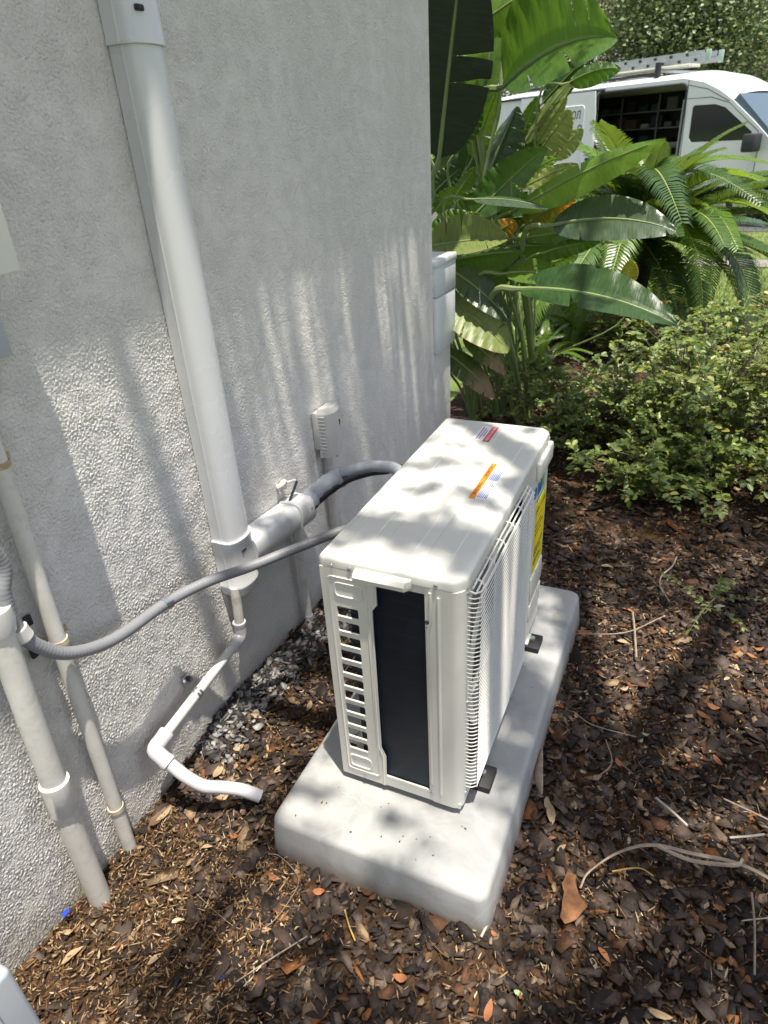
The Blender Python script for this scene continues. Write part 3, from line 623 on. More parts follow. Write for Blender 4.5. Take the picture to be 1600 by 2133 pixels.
def inpad(x, y, e=0.0): return (x > 0.372 - e) & (x < 0.914 + e) & (y > -0.181 - e) & (y < 0.995 + e)
def chips(name, x, y, Ln, Wd, th, lift, tilt, mt, seed, label, cat, flat=False):
    r = np.random.default_rng(seed); n = len(x); K = 6
    ang = (np.arange(K)/K*2*np.pi)[None] + r.uniform(-0.48, 0.48, (n, K)); rad = r.uniform(0.55, 1.25, (n, K))
    lx = np.cos(ang)*rad*Ln[:, None]/2; ly = np.sin(ang)*rad*Wd[:, None]/2
    bend = r.uniform(-0.8, 1.3, n)[:, None]; lz = -bend*(ly**2)/np.maximum(Wd[:, None], 1e-3)*0.8 + r.uniform(-0.0012, 0.0012, (n, K))
    top = np.stack([lx, ly, lz + th[:, None]/2], -1); bot = np.stack([lx*0.94, ly*0.94, lz - th[:, None]/2], -1)
    P = np.concatenate([top, bot], 1)
    yaw = r.uniform(0, 2*np.pi, n); t1 = r.normal(0, tilt, n); t2 = r.normal(0, tilt, n)
    def rot(P, a, i, j):
        Q = P.copy(); ca, sa = np.cos(a)[:, None], np.sin(a)[:, None]; Q[..., i] = P[..., i]*ca - P[..., j]*sa; Q[..., j] = P[..., i]*sa + P[..., j]*ca; return Q
    P = rot(rot(rot(P, t1, 1, 2), t2, 0, 2), yaw, 0, 1)
    P += np.stack([x, y, gh(x, y) + lift], -1)[:, None]
    P[..., 0] = np.maximum(P[..., 0], 0.002)
    fl = [(0, 1, 2, 3), (0, 3, 4, 5)] + [(i, i + K, (i+1) % K + K, (i+1) % K) for i in range(K)]
    if flat: P = P[:, :K]; fl = fl[:2]
    F = (np.arange(n)*P.shape[1])[:, None, None] + np.array(fl)[None]
    o = npmesh(name, P.reshape(-1, 3), F.reshape(-1, 4), mt); return tag(o, label, cat, kind='stuff')
def scatter(n, x0, x1, y0, y1, pad_e, seed):
    r = np.random.default_rng(seed); x = r.uniform(x0, x1, n); y = r.uniform(y0, y1, n); k = ~inpad(x, y, pad_e); return x[k], y[k]
# bark chips: near bed, far bed
X1, Y1 = scatter(25000, 0.01, 2.3, -0.95, 1.6, -0.004, 1); X2, Y2 = scatter(9000, -0.2, 3.6, 1.6, 5.0, 0, 2); X3, Y3 = scatter(2200, 0.0, 4.2, -3.0, -0.95, 0, 3)
x = np.concatenate([X1, X2, X3]); y = np.concatenate([Y1, Y2, Y3]); n = len(x)
# the left foreground holds fine shreds with fewer big chips
keep = rng.uniform(0, 1, n) > 0.62*np.clip((0.42 - x)/0.25, 0, 1)*np.clip((-0.15 - y)/0.15, 0, 1); x, y = x[keep], y[keep]; n = len(x)
Ln = np.exp(rng.normal(np.log(0.027), 0.55, n)).clip(0.007, 0.09)*np.where(y > 1.6, 1.25, 1.0); Wd = Ln*rng.uniform(0.30, 0.75, n); th = rng.uniform(0.001, 0.0036, n)
chips('bark_chips', x, y, Ln, Wd, th, rng.uniform(-0.002, 0.013, n), 0.22, M['chips'], 21, 'dark brown bark chips covering the bed', 'mulch')
X1, Y1 = scatter(46000, 0.005, 2.2, -0.95, 1.6, 0, 4); X2, Y2 = scatter(5000, -0.1, 3.2, 1.6, 4.6, 0, 5); xl, yl = rng.uniform(0.01, 0.5, 9000), rng.uniform(-0.8, -0.2, 9000)
x = np.concatenate([X1, X2, xl]); y = np.concatenate([Y1, Y2, yl])
k = ~inpad(x, y); fld = np.sin(6.1*x + 2.2*y) + np.sin(4.3*y - 5.0*x + 2) + np.sin(9*x + 8*y + 1)*0.6
k &= rng.uniform(-2.2, 0.9, len(x)) < fld + 1.2*(x < 0.5)*(y < -0.15); x, y = x[k], y[k]; n = len(x)
Ln = np.exp(rng.normal(np.log(0.0135), 0.5, n)).clip(0.004, 0.05); Wd = rng.uniform(0.0012, 0.0042, n)
chips('bark_shreds', x, y, Ln, Wd, np.full(n, 0.0012), rng.uniform(0.002, 0.015, n), 0.22, M['shred'], 22, 'fine tan and rusty shreds of bark mixed through the mulch', 'mulch', True)
n = 2000; xx = rng.uniform(0.02, 2.3, n); yy = rng.uniform(-0.9, 2.4, n); k = ~inpad(xx, yy, 0.004); xx, yy = xx[k], yy[k]; n = len(xx); Ln = rng.uniform(0.008, 0.026, n)
M['litter'] = island_mat('leaf_litter', [(0.0, (0.16, 0.10, 0.06)), (0.3, (0.27, 0.18, 0.10)), (0.55, (0.36, 0.26, 0.15)), (0.80, (0.22, 0.095, 0.04)), (0.90, (0.44, 0.34, 0.21))], 0.75, 0.3)
chips('leaf_litter', xx, yy, Ln, Ln*rng.uniform(0.3, 0.6, n), np.full(n, 0.0006), rng.uniform(0.006, 0.016, n), 0.24, M['litter'], 27, 'dry leaf fragments scattered through the mulch', 'leaf litter', True)
n = 1500; yy = rng.uniform(-0.02, 0.85, n); xx = np.abs(rng.normal(0, 0.055, n)) + 0.006 + 0.10*np.clip((yy - 0.25)/0.4, 0, 1)*rng.uniform(0, 1, n); k = ~inpad(xx, yy); xx, yy = xx[k], yy[k]; n = len(xx)
Ln = rng.uniform(0.010, 0.045, n)
chips('dusty_bark_chips', xx, yy, Ln, Ln*rng.uniform(0.4, 0.8, n), rng.uniform(0.001, 0.004, n), rng.uniform(0.004, 0.020, n), 0.38, M['ashchip'], 23, 'whitish grey dusty bark along the foot of the wall', 'mulch')

# crumbs carried onto the pad
n = 26; xx = rng.uniform(0.40, 0.89, n); yy = np.where(rng.uniform(0, 1, n) < 0.6, rng.uniform(-0.15, -0.02, n), rng.uniform(0.0, 0.95, n)); k = (yy < -0.02) | (xx > 0.83); xx, yy = xx[k], yy[k]; n = len(xx); Ln = rng.uniform(0.0025, 0.008, n)
chips('bark_crumbs', xx, yy, Ln, Ln*0.5, np.full(n, 0.001), 0.1135 - gh(xx, yy), 0.05, M['chips'], 29, 'tiny bark crumbs scattered on the pad', 'mulch')
# fallen leaves
def leaf_mesh(name, L, W, curl, cup, mt, tip=1.0, seed=0):
    r = random.Random(seed); nu, nv = 11, 5; V = []; F = []; UV = []
    for i in range(nu):
        t = i/(nu-1); w_ = W/2*(math.sin(math.pi*min(1, t**0.85*0.97 + 0.015))**0.75)*(1 if t < 0.5 else tip + (1-tip)*(1-t)*2)
        for j in range(nv):
            s = j/(nv-1)*2 - 1
            V.append(((t - 0.5)*L, s*w_*(1 + 0.06*r.uniform(-1, 1)), 0.004 + curl*(2*t-1)**2*L + cup*abs(s)*w_ + r.uniform(-0.0008, 0.0008))); UV.append((t, s*0.5+0.5))
    for i in range(nu-1):
        for j in range(nv-1): a = i*nv + j; F.append((a, a+nv, a+nv+1, a+1))
    o = npmesh(name, V, F, mt, None, True, UV); me = o.data; bpy.data.objects.remove(o); return me
def dry(name, col): return mat(name, col, 0.7, var=0.28, vs=55, bs=0.3, bscale=120, dirt=tuple(a*0.4 for a in col), dirt_amt=0.6, ds=80)
DL = {'tan': dry('dry_leaf_tan', (0.36, 0.255, 0.145)), 'orange': dry('dry_leaf_orange', (0.28, 0.105, 0.034)), 'brown': dry('dry_leaf_brown', (0.15, 0.085, 0.05)), 'pale': dry('dry_leaf_pale', (0.52, 0.46, 0.32)), 'green': dry('fresh_leaf_pale_green', (0.27, 0.34, 0.15))}
LM = {}
for kx, mt in DL.items():
    LM[kx] = [leaf_mesh('leaf', 0.046, 0.017, 0.10, 0.15, mt, 1, 1), leaf_mesh('leaf', 0.042, 0.014, -0.05, 0.4, mt, 0.6, 2), leaf_mesh('leaf', 0.036, 0.019, 0.16, -0.2, mt, 1, 3)]
LBL = {'tan': 'small dry tan leaf lying on the mulch', 'orange': 'small rusty orange leaf lying on the mulch', 'brown': 'small dull brown leaf lying on the mulch', 'pale': 'small cream-coloured leaf lying on the mulch', 'green': 'small pale green leaf dropped on the mulch'}
def drop(px, py, kx, rot, sc=1.0, var=0, z=0.010, xy=None):
    p = onz(px, py, z) if xy is None else Vector((*xy, z))
    o = bpy.data.objects.new('fallen_leaf', LM[kx][var]); COL.objects.link(o); o.location = (p.x, p.y, float(gh(p.x, p.y)) + z)
    o.rotation_euler = (R_.uniform(-0.25, 0.25), R_.uniform(-0.2, 0.2), math.radians(rot)); o.scale = (sc,)*3
    if p.x < 0.40: w_ = 'near the drain spout' if p.y > -0.22 else 'at the foot of the painted pipes'
    elif p.y < -0.15 and p.x < 1.0: w_ = 'in front of the pad'
    elif p.y < 0.30: w_ = 'in the lower right foreground'
    elif p.y < 0.75: w_ = 'right of the pad'
    elif p.y < 1.20: w_ = 'in the sunlit band past the pad'
    else: w_ = 'before the shrubs'
    tag(o, LBL[kx] + ' ' + w_, 'leaf', kx + ' leaves fallen ' + w_)
for a in [(457, 1612, 'tan', 100, 1.25, 0), (465, 1667, 'tan', 60, 1.0, 2), (328, 1705, 'brown', 95, 1.45, 0), (343, 1698, 'tan', 80, 1.1, 0), (536, 1505, 'tan', 10, 1.0, 1), (500, 1565, 'tan', 45, 0.9, 2), (585, 1606, 'tan', 70, 0.9, 0), (520, 1607, 'orange', -15, 0.6, 1), (490, 1747, 'orange', 0, 0.8, 2),
          (570, 1828, 'orange', 5, 0.8, 2), (370, 1915, 'pale', 30, 0.75, 1), (665, 1855, 'orange', 20, 0.8, 2), (432, 1765, 'tan', 20, 0.7, 1), (1150, 1525, 'orange', -40, 0.8, 0), (1148, 1690, 'tan', 110, 1.5, 1), (1138, 1670, 'tan', 95, 1.0, 1), (1195, 1675, 'tan', 120, 0.9, 1), (1390, 1840, 'tan', 0, 0.95, 2), (1290, 1592, 'orange', -30, 0.9, 2),
          (1484, 1474, 'orange', 0, 1.0, 2), (1466, 1490, 'orange', -30, 0.9, 0), (1495, 1585, 'orange', -60, 0.9, 0), (1500, 1885, 'orange', -20, 0.8, 2), (1260, 1985, 'orange', -40, 0.9, 1), (1375, 2112, 'tan', 5, 1.0, 0), (1018, 2110, 'orange', 90, 0.9, 0), (1080, 2068, 'green', 0, 0.5, 2), (990, 1935, 'green', 80, 0.5, 2), (1333, 1648, 'tan', 5, 0.6, 0), (1500, 1260, 'pale', 10, 1.0, 1),
          (1218, 1310, 'orange', 30, 1.6, 2), (1300, 1435, 'tan', 45, 0.9, 2), (1400, 1318, 'green', 20, 0.6, 2), (1425, 1377, 'pale', 60, 0.5, 2), (1335, 1540, 'green', 60, 0.6, 2), (1345, 1525, 'green', 10, 0.6, 2), (1300, 1330, 'tan', 10, 1.0, 1), (1130, 1485, 'orange', 0, 0.7, 1), (1250, 1400, 'orange', -15, 0.8, 1), (1580, 1350, 'orange', 30, 1.0, 2), (1565, 1365, 'orange', -20, 0.7, 0), (1470, 1340, 'orange', 0, 0.9, 1), (1310, 1268, 'orange', -25, 1.2, 1), (1265, 1180, 'tan', 20, 1.2, 1), (1350, 1200, 'brown', -20, 1.4, 1),
          (325, 1995, 'tan', 60, 0.9, 1), (150, 1985, 'tan', 65, 1.2, 1), (140, 1935, 'tan', 20, 0.7, 2), (600, 1350, 'brown', 60, 0.8, 2), (660, 1375, 'orange', 30, 0.8, 2), (555, 1940, 'tan', 30, 0.6, 1), (1130, 1755, 'brown', 70, 0.8, 1), (1150, 1740, 'orange', 40, 0.6, 1), (1030, 1945, 'orange', -20, 0.5, 2)]: drop(*a)
for i in range(60):
    xx, yy = R_.uniform(0.1, 2.1), R_.uniform(-0.7, 3.4)
    if inpad(xx, yy, 0.02): continue
    drop(0, 0, R_.choice(['tan', 'tan', 'orange', 'brown', 'brown', 'tan']), R_.uniform(0, 360), R_.uniform(0.55, 1.1), R_.randrange(3), xy=(xx, yy))
# torn orange leaf
o_ = [(-0.020, -0.048), (-0.006, -0.040), (0.006, -0.036), (0.016, -0.026), (0.030, -0.016), (0.026, -0.004), (0.019, 0.004), (0.016, 0.022), (0.014, 0.034), (0.019, 0.046), (0.010, 0.050), (0.006, 0.060), (-0.002, 0.050), (-0.008, 0.038), (-0.014, 0.030), (-0.012, 0.012), (-0.018, -0.004), (-0.022, -0.022), (-0.028, -0.036)]
pc = onz(1190, 1868, 0.03); th_ = math.radians(20)
def torn(a, b_, h):
    xx = a*1.08; yy = b_*1.08
    return (pc.x + xx*math.cos(th_) - yy*math.sin(th_), pc.y + xx*math.sin(th_) + yy*math.cos(th_), 0.026 + float(gh(pc.x, pc.y)) + h + 0.35*abs(xx) + 0.18*yy + 0.002*math.sin(200*xx))
o = plate(o_, [], 0.0012, torn).build('torn_leaf', mat('torn_leaf_rust', (0.20, 0.085, 0.03), 0.75, var=0.5, vs=38, bs=0.5, bscale=90, dirt=(0.06, 0.025, 0.012), dirt_amt=0.8, ds=45)); tag(o, 'large torn rust-orange leaf lying right of the pad', 'leaf')
# dry palm strip
m_ = mat('dry_palm_fibre', (0.34, 0.27, 0.20), 0.8, var=0.35, vs=40, bs=0.5, bscale=150)
ps = thing('palm_strip', 'long curved dry palm strip lying on the mulch at right', 'palm strip', tuple(onz(1360, 1760, 0.0)))
sp_ = spline([onz(1208, 1850, 0.02), onz(1228, 1815, 0.03), onz(1290, 1775, 0.035), onz(1360, 1760, 0.04), onz(1440, 1778, 0.035), onz(1540, 1800, 0.03), onz(1640, 1850, 0.03)], 6)
k = len(sp_); MB().tube(sp_, [0.0035 + 0.0085*min(1, max(0, (i - 8)/14)) for i in range(k)], 8, flat=0.35).build('blade', m_, ps)
sp_ = spline([onz(1370, 1762, 0.045), onz(1440, 1792, 0.04), onz(1530, 1802, 0.05), onz(1548, 1790, 0.05)], 6)
MB().tube(sp_, 0.0045, 6, flat=0.4).build('split_strand', m_, ps)
# bark slab by the pad, straw, twigs
sp_ = spline([onz(1128, 1560, 0.03), onz(1122, 1610, 0.03), onz(1128, 1655, 0.02)], 5); o = MB().tube(sp_, [0.004 + 0.011*math.sin(math.pi*i/(len(sp_)-1)) for i in range(len(sp_))], 8, flat=0.4).build('bark_slab', m_); tag(o, 'long brown sliver of bark leaning against the pad edge', 'bark')
TW = {'t': mat('twig_grey_brown', (0.26, 0.20, 0.15), 0.8, var=0.2, vs=50), 's': mat('straw_yellow', (0.42, 0.27, 0.07), 0.6, var=0.2, vs=50), 'w': mat('twig_bleached', (0.38, 0.34, 0.29), 0.7, var=0.1, vs=40)}
for P, kx, r, lb in [
    ([(548, 1534), (556, 1552), (560, 1568)], 's', 0.0028, 'short yellow straw lying beside the dusty bark'),
    ([(410, 1862), (450, 1900), (500, 1935), (555, 1930), (600, 1880), (622, 1830), (585, 1785), (560, 1778)], 't', 0.0008, 'thin curled vine tendril on the foreground mulch'),
    ([(1002, 1952), (1020, 1915), (1030, 1890)], 'w', 0.003, 'pale stick leaning on the pad front corner'),
    ([(1366, 1662), (1400, 1690), (1432, 1720)], 'w', 0.0032, 'bleached twig on the dark chips right of the pad'),
    ([(1520, 1745), (1560, 1742), (1592, 1738)], 'w', 0.0028, 'short pale stick near the right edge above the palm strip'),
    ([(1508, 1664), (1560, 1688), (1610, 1712)], 't', 0.0022, 'slender twig reaching the right edge of the picture'),
    ([(1318, 1275), (1322, 1310), (1326, 1370)], 't', 0.0035, 'upright flat stick in the sunlit mulch band'),
    ([(1195, 1320), (1300, 1318), (1380, 1285)], 't', 0.0022, 'long thin twig crossing the sunlit mulch band'),
    ([(1395, 1254), (1376, 1222), (1378, 1200), (1400, 1180), (1410, 1160)], 't', 0.003, 'bent grey twig in the shaded mulch before the shrub'),
    ([(1195, 1482), (1235, 1510), (1325, 1535)], 't', 0.0016, 'fine grey twig lying across the shaded chips'),
    ([(1262, 1540), (1274, 1590), (1236, 1624)], 't', 0.0016, 'fine hooked twig beside an orange leaf'),
    ([(718, 1895), (728, 1930), (740, 1960)], 's', 0.0018, 'short straw stem in front of the pad'),
    ([(1566, 1860), (1572, 1930), (1572, 2030)], 't', 0.0025, 'upright brown stem near the lower right edge'),
    ([(1600, 1912), (1570, 1915), (1545, 1918)], 'w', 0.0014, 'tiny pale stem at the lower right edge'),
    ([(1275, 1815), (1330, 1808), (1362, 1825)], 's', 0.0018, 'curved straw just under the palm strip'),
    ([(470, 2060), (560, 2000), (640, 1950)], 't', 0.0016, 'thin twig in the shaded foreground mulch')]:
    o = MB().tube(spline([onz(a, b_, 0.016 + 0.004*(i % 2)) for i, (a, b_) in enumerate(P)], 6), r, 6).build('twig', TW[kx]); tag(o, lb, 'twig', 'twigs and straws on the mulch')
for px, py, lb in ((137, 1903, 'bright blue scrap on the mulch by the thick pipe foot'), (461, 2036, 'small blue scrap in the shaded foreground mulch')):
    p = onz(px, py, 0.014); s = 0.008 if px < 200 else 0.005
    o = MB().add([(p.x - s, p.y - s*0.7, 0.014), (p.x + s*0.8, p.y - s, 0.017), (p.x + s, p.y + s, 0.022), (p.x - s*0.4, p.y + s*1.1, 0.020), (p.x - s, p.y - s*0.7, 0.012), (p.x + s*0.8, p.y - s, 0.015), (p.x + s, p.y + s, 0.020), (p.x - s*0.4, p.y + s*1.1, 0.018)], [(0, 1, 2, 3), (7, 6, 5, 4), (0, 4, 5, 1), (1, 5, 6, 2), (2, 6, 7, 3), (3, 7, 4, 0)]).build('plastic_scrap', flat_mat('blue_plastic%d' % px, (0.02, 0.07, 0.55), 0.35)); tag(o, lb, 'scrap')
# ------------------------------------------------------------------ broad-leaved plants at the wall corner
def leafmat(name, top, trans, tf=0.35, rough=0.38, tipcol=None, edge=None, freq=70.0):
    m, nt, b = newmat(name); uv = coord(nt, 'UV'); s = N(nt, 'ShaderNodeSeparateXYZ'); nt.links.new(uv, s.inputs[0])
    c = coord(nt, 'Object')
    mp = N(nt, 'ShaderNodeMapping'); mp.inputs['Scale'].default_value = (1, 0.06, 1); nt.links.new(uv, mp.inputs[0])
    st = noise(nt, mp.outputs[0], freq, 3, 0.6)
    lo = tuple(a*0.62 for a in top); hi = tuple(min(1, a*1.35) for a in top)
    cc = ramp(nt, st, [(0.3, lo), (0.7, hi)])
    cc = mixc(nt, ramp(nt, noise(nt, c, 5, 4), [(0.45, 0.0), (0.8, 0.5)]), cc, tuple(a*b_ for a, b_ in zip(top, (1.5, 1.25, 0.9))))
    vv = math_(nt, 'ABSOLUTE', math_(nt, 'SUBTRACT', s.outputs[1], 0.5))
    cc = mixc(nt, ramp(nt, vv, [(0.012, 0.75), (0.03, 0.0)]), cc, (0.22, 0.27, 0.09))
    if edge: cc = mixc(nt, ramp(nt, math_(nt, 'ADD', vv, math_(nt, 'MULTIPLY', noise(nt, c, 22, 4), 0.10)), [(0.515, 0.0), (0.545, 0.9)]), cc, edge)
    if tipcol: 
        tt = math_(nt, 'ADD', s.outputs[0], math_(nt, 'MULTIPLY', noise(nt, c, 10, 4), 0.35))
        cc = mixc(nt, ramp(nt, tt, [(0.72, 0.0), (0.95, 1.0)]), cc, tipcol)
    nt.links.new(cc, b.inputs['Base Color']); b.inputs['Roughness'].default_value = rough; b.inputs['Specular IOR Level'].default_value = 0.45
    bn = bump(nt, b, st, 0.35, 0.004)
    tr = nt.nodes.new('ShaderNodeBsdfTranslucent'); tcol = mixc(nt, 0.6, cc, trans); nt.links.new(tcol, tr.inputs[0]); nt.links.new(bn, tr.inputs['Normal'])
    mx = nt.nodes.new('ShaderNodeMixShader'); mx.inputs[0].default_value = tf
    nt.links.new(b.outputs[0], mx.inputs[1]); nt.links.new(tr.outputs[0], mx.inputs[2]); nt.links.new(mx.outputs[0], nt.nodes['Material Output'].inputs[0])
    return m
BL = {'n': leafmat('broad_leaf_shade_painted', (0.018, 0.032, 0.012), (0.05, 0.08, 0.01), 0.10), 'd': leafmat('broad_leaf_dark', (0.030, 0.072, 0.020), (0.12, 0.24, 0.02), 0.25), 'm': leafmat('broad_leaf_green', (0.062, 0.135, 0.025), (0.30, 0.54, 0.035), 0.43),  # 'n' has the shade on the corner leaf put into its colour
      'b': leafmat('broad_leaf_bright', (0.105, 0.195, 0.030), (0.46, 0.72, 0.045), 0.5), 'p': leafmat('broad_leaf_pale', (0.21, 0.265, 0.085), (0.55, 0.62, 0.14), 0.38, edge=(0.35, 0.25, 0.14)),
      'g': leafmat('broad_leaf_glossy_blue', (0.055, 0.088, 0.050), (0.16, 0.26, 0.04), 0.22, 0.30), 'y': leafmat('broad_leaf_yellow_tip', (0.10, 0.13, 0.02), (0.5, 0.4, 0.03), 0.4, tipcol=(0.55, 0.22, 0.02)),
      'k': leafmat('broad_leaf_yellow', (0.32, 0.30, 0.03), (0.6, 0.55, 0.05), 0.45), 'e': leafmat('broad_leaf_brown_edge', (0.05, 0.085, 0.022), (0.15, 0.2, 0.03), 0.25, tipcol=(0.30, 0.20, 0.12), edge=(0.3, 0.2, 0.12))}
M['petiole'] = mat('pale_green_stalk', (0.20, 0.26, 0.10), 0.45, var=0.2, vs=12)
pl_r = random.Random(3)
def broad_leaf(plant, bp, tp, wl, wr, Yb, Yt, mk, sag=0.0, full=None, tears=3, gnd=None, stalk=True, prof=0.62):
    B = ony(*bp, Yb); T = ony(*tp, Yt); ax = T - B; Lg = ax.length; a = ax.normalized(); mid = (B+T)/2
    v = (mid - CAM).normalized(); ppm = FPX / ((mid - CAM).dot(RM @ Vector((0, 0, -1))))
    p = v.cross(a).normalized()
    # image-left of the base->tip direction
    right_img = RM @ Vector((1, 0, 0)); up_img = RM @ Vector((0, 1, 0)); d2 = Vector((a.dot(right_img), a.dot(up_img))); left2 = Vector((-d2.y, d2.x))
    if p.dot(right_img)*left2.x + p.dot(up_img)*left2.y < 0: p = -p
    full = full or max(abs(wl), abs(wr), 18)/ppm*1.08
    def side(app, sgn):
        c_ = max(-1, min(1, app/ppm/full)); s_ = math.sqrt(max(0, 1 - c_*c_)); return (p*sgn*c_ + v*s_*(-0.85 if sgn < 0 else 0.85)).normalized()
    SL, SR = side(wl, 1), side(wr, -1); up = Vector((0, 0, 1)); nu, nv = 26, 4
    tear_at = sorted(pl_r.sample(range(5, nu-2), tears)) if tears else []
    rows = []; V = []; UV = []; F = []
    def row(i, shift=0.0):
        t = i/(nu-1); w_ = full*max(0.02, math.sin(math.pi*min(0.992, t**0.80))**prof)
        c_ = B + ax*t + up*(sag/ppm)*4*t*(1-t) + up*(-0.06*Lg*t*t*t); ids = []
        for j in range(-nv, nv+1):
            s_ = abs(j)/nv; S = SL if j > 0 else SR
            e = s_*s_; q = c_ + S*(w_*s_) + up*(-0.10*w_*e) + a*(shift*e + 0.10*w_*s_) + v*(0.010*math.sin(i*1.9 + j)*s_) 
            ids.append(len(V)); V.append(q); UV.append((t, 0.5 + 0.5*j/nv))
        return ids
    prev = row(0)
    for i in range(1, nu):
        cur = row(i, -0.004*Lg); 
        for j in range(2*nv): F.append((prev[j], prev[j+1], cur[j+1], cur[j]))
        if i in tear_at:
            side_s = pl_r.choice([0, 1]); nxt = row(i, pl_r.uniform(0.012, 0.05)*Lg)
            for j in range(2*nv+1):     # weld the untorn half and the rib
                if (j <= nv + 0) == (side_s == 0) or j == nv: nxt[j] = cur[j]
            prev = nxt
        else: prev = cur
    o = npmesh('leaf', np.array([tuple(q) for q in V]), np.array(F), BL[mk], plant, True, UV)
    n_ = 10; rp = [B + ax*t + up*(sag/ppm)*4*t*(1-t) + up*(-0.06*Lg*t*t*t) + v*(-0.002) for t in [k/n_ for k in range(n_)]]
    rad = [0.0075*(1 - 0.8*k/n_)*min(1.6, full/0.10) for k in range(n_)]
    if stalk:
        g = Vector(gnd) if gnd else Vector((0.12 + pl_r.uniform(-0.15, 0.2), max(2.45, (Yb+3.0)/2 + pl_r.uniform(-0.1, 0.2)), 0))
        m1 = B - a*0.16 + Vector((0, 0, -0.05)); g2 = g + (m1 - g)*0.45; g2.z = m1.z*0.5; g2.x = g.x*0.7 + m1.x*0.3; g2.y = g.y*0.7 + m1.y*0.3
        sp = spline([g, g2, m1, B], 5); rp = sp[:-1] + rp; rad = [rad[0]*1.35]*(len(sp)-1) + rad
    MB().tube(rp, rad, 7).build('midrib', M['petiole'], o)
    return o
A_ = thing('bird_of_paradise_plant', 'tall broad-leaved plant rising behind the wall corner before the van', 'plant', (0.0, 3.0, 0), 'broad-leaved plants at the wall corner')
B_ = thing('bird_of_paradise_plant', 'middle clump of broad paddle leaves left of the cycad', 'plant', (0.15, 2.8, 0), 'broad-leaved plants at the wall corner')
C_ = thing('bird_of_paradise_plant', 'low clump of drooping broad leaves beside the white wall cover', 'plant', (0.1, 2.5, 0), 'broad-leaved plants at the wall corner')
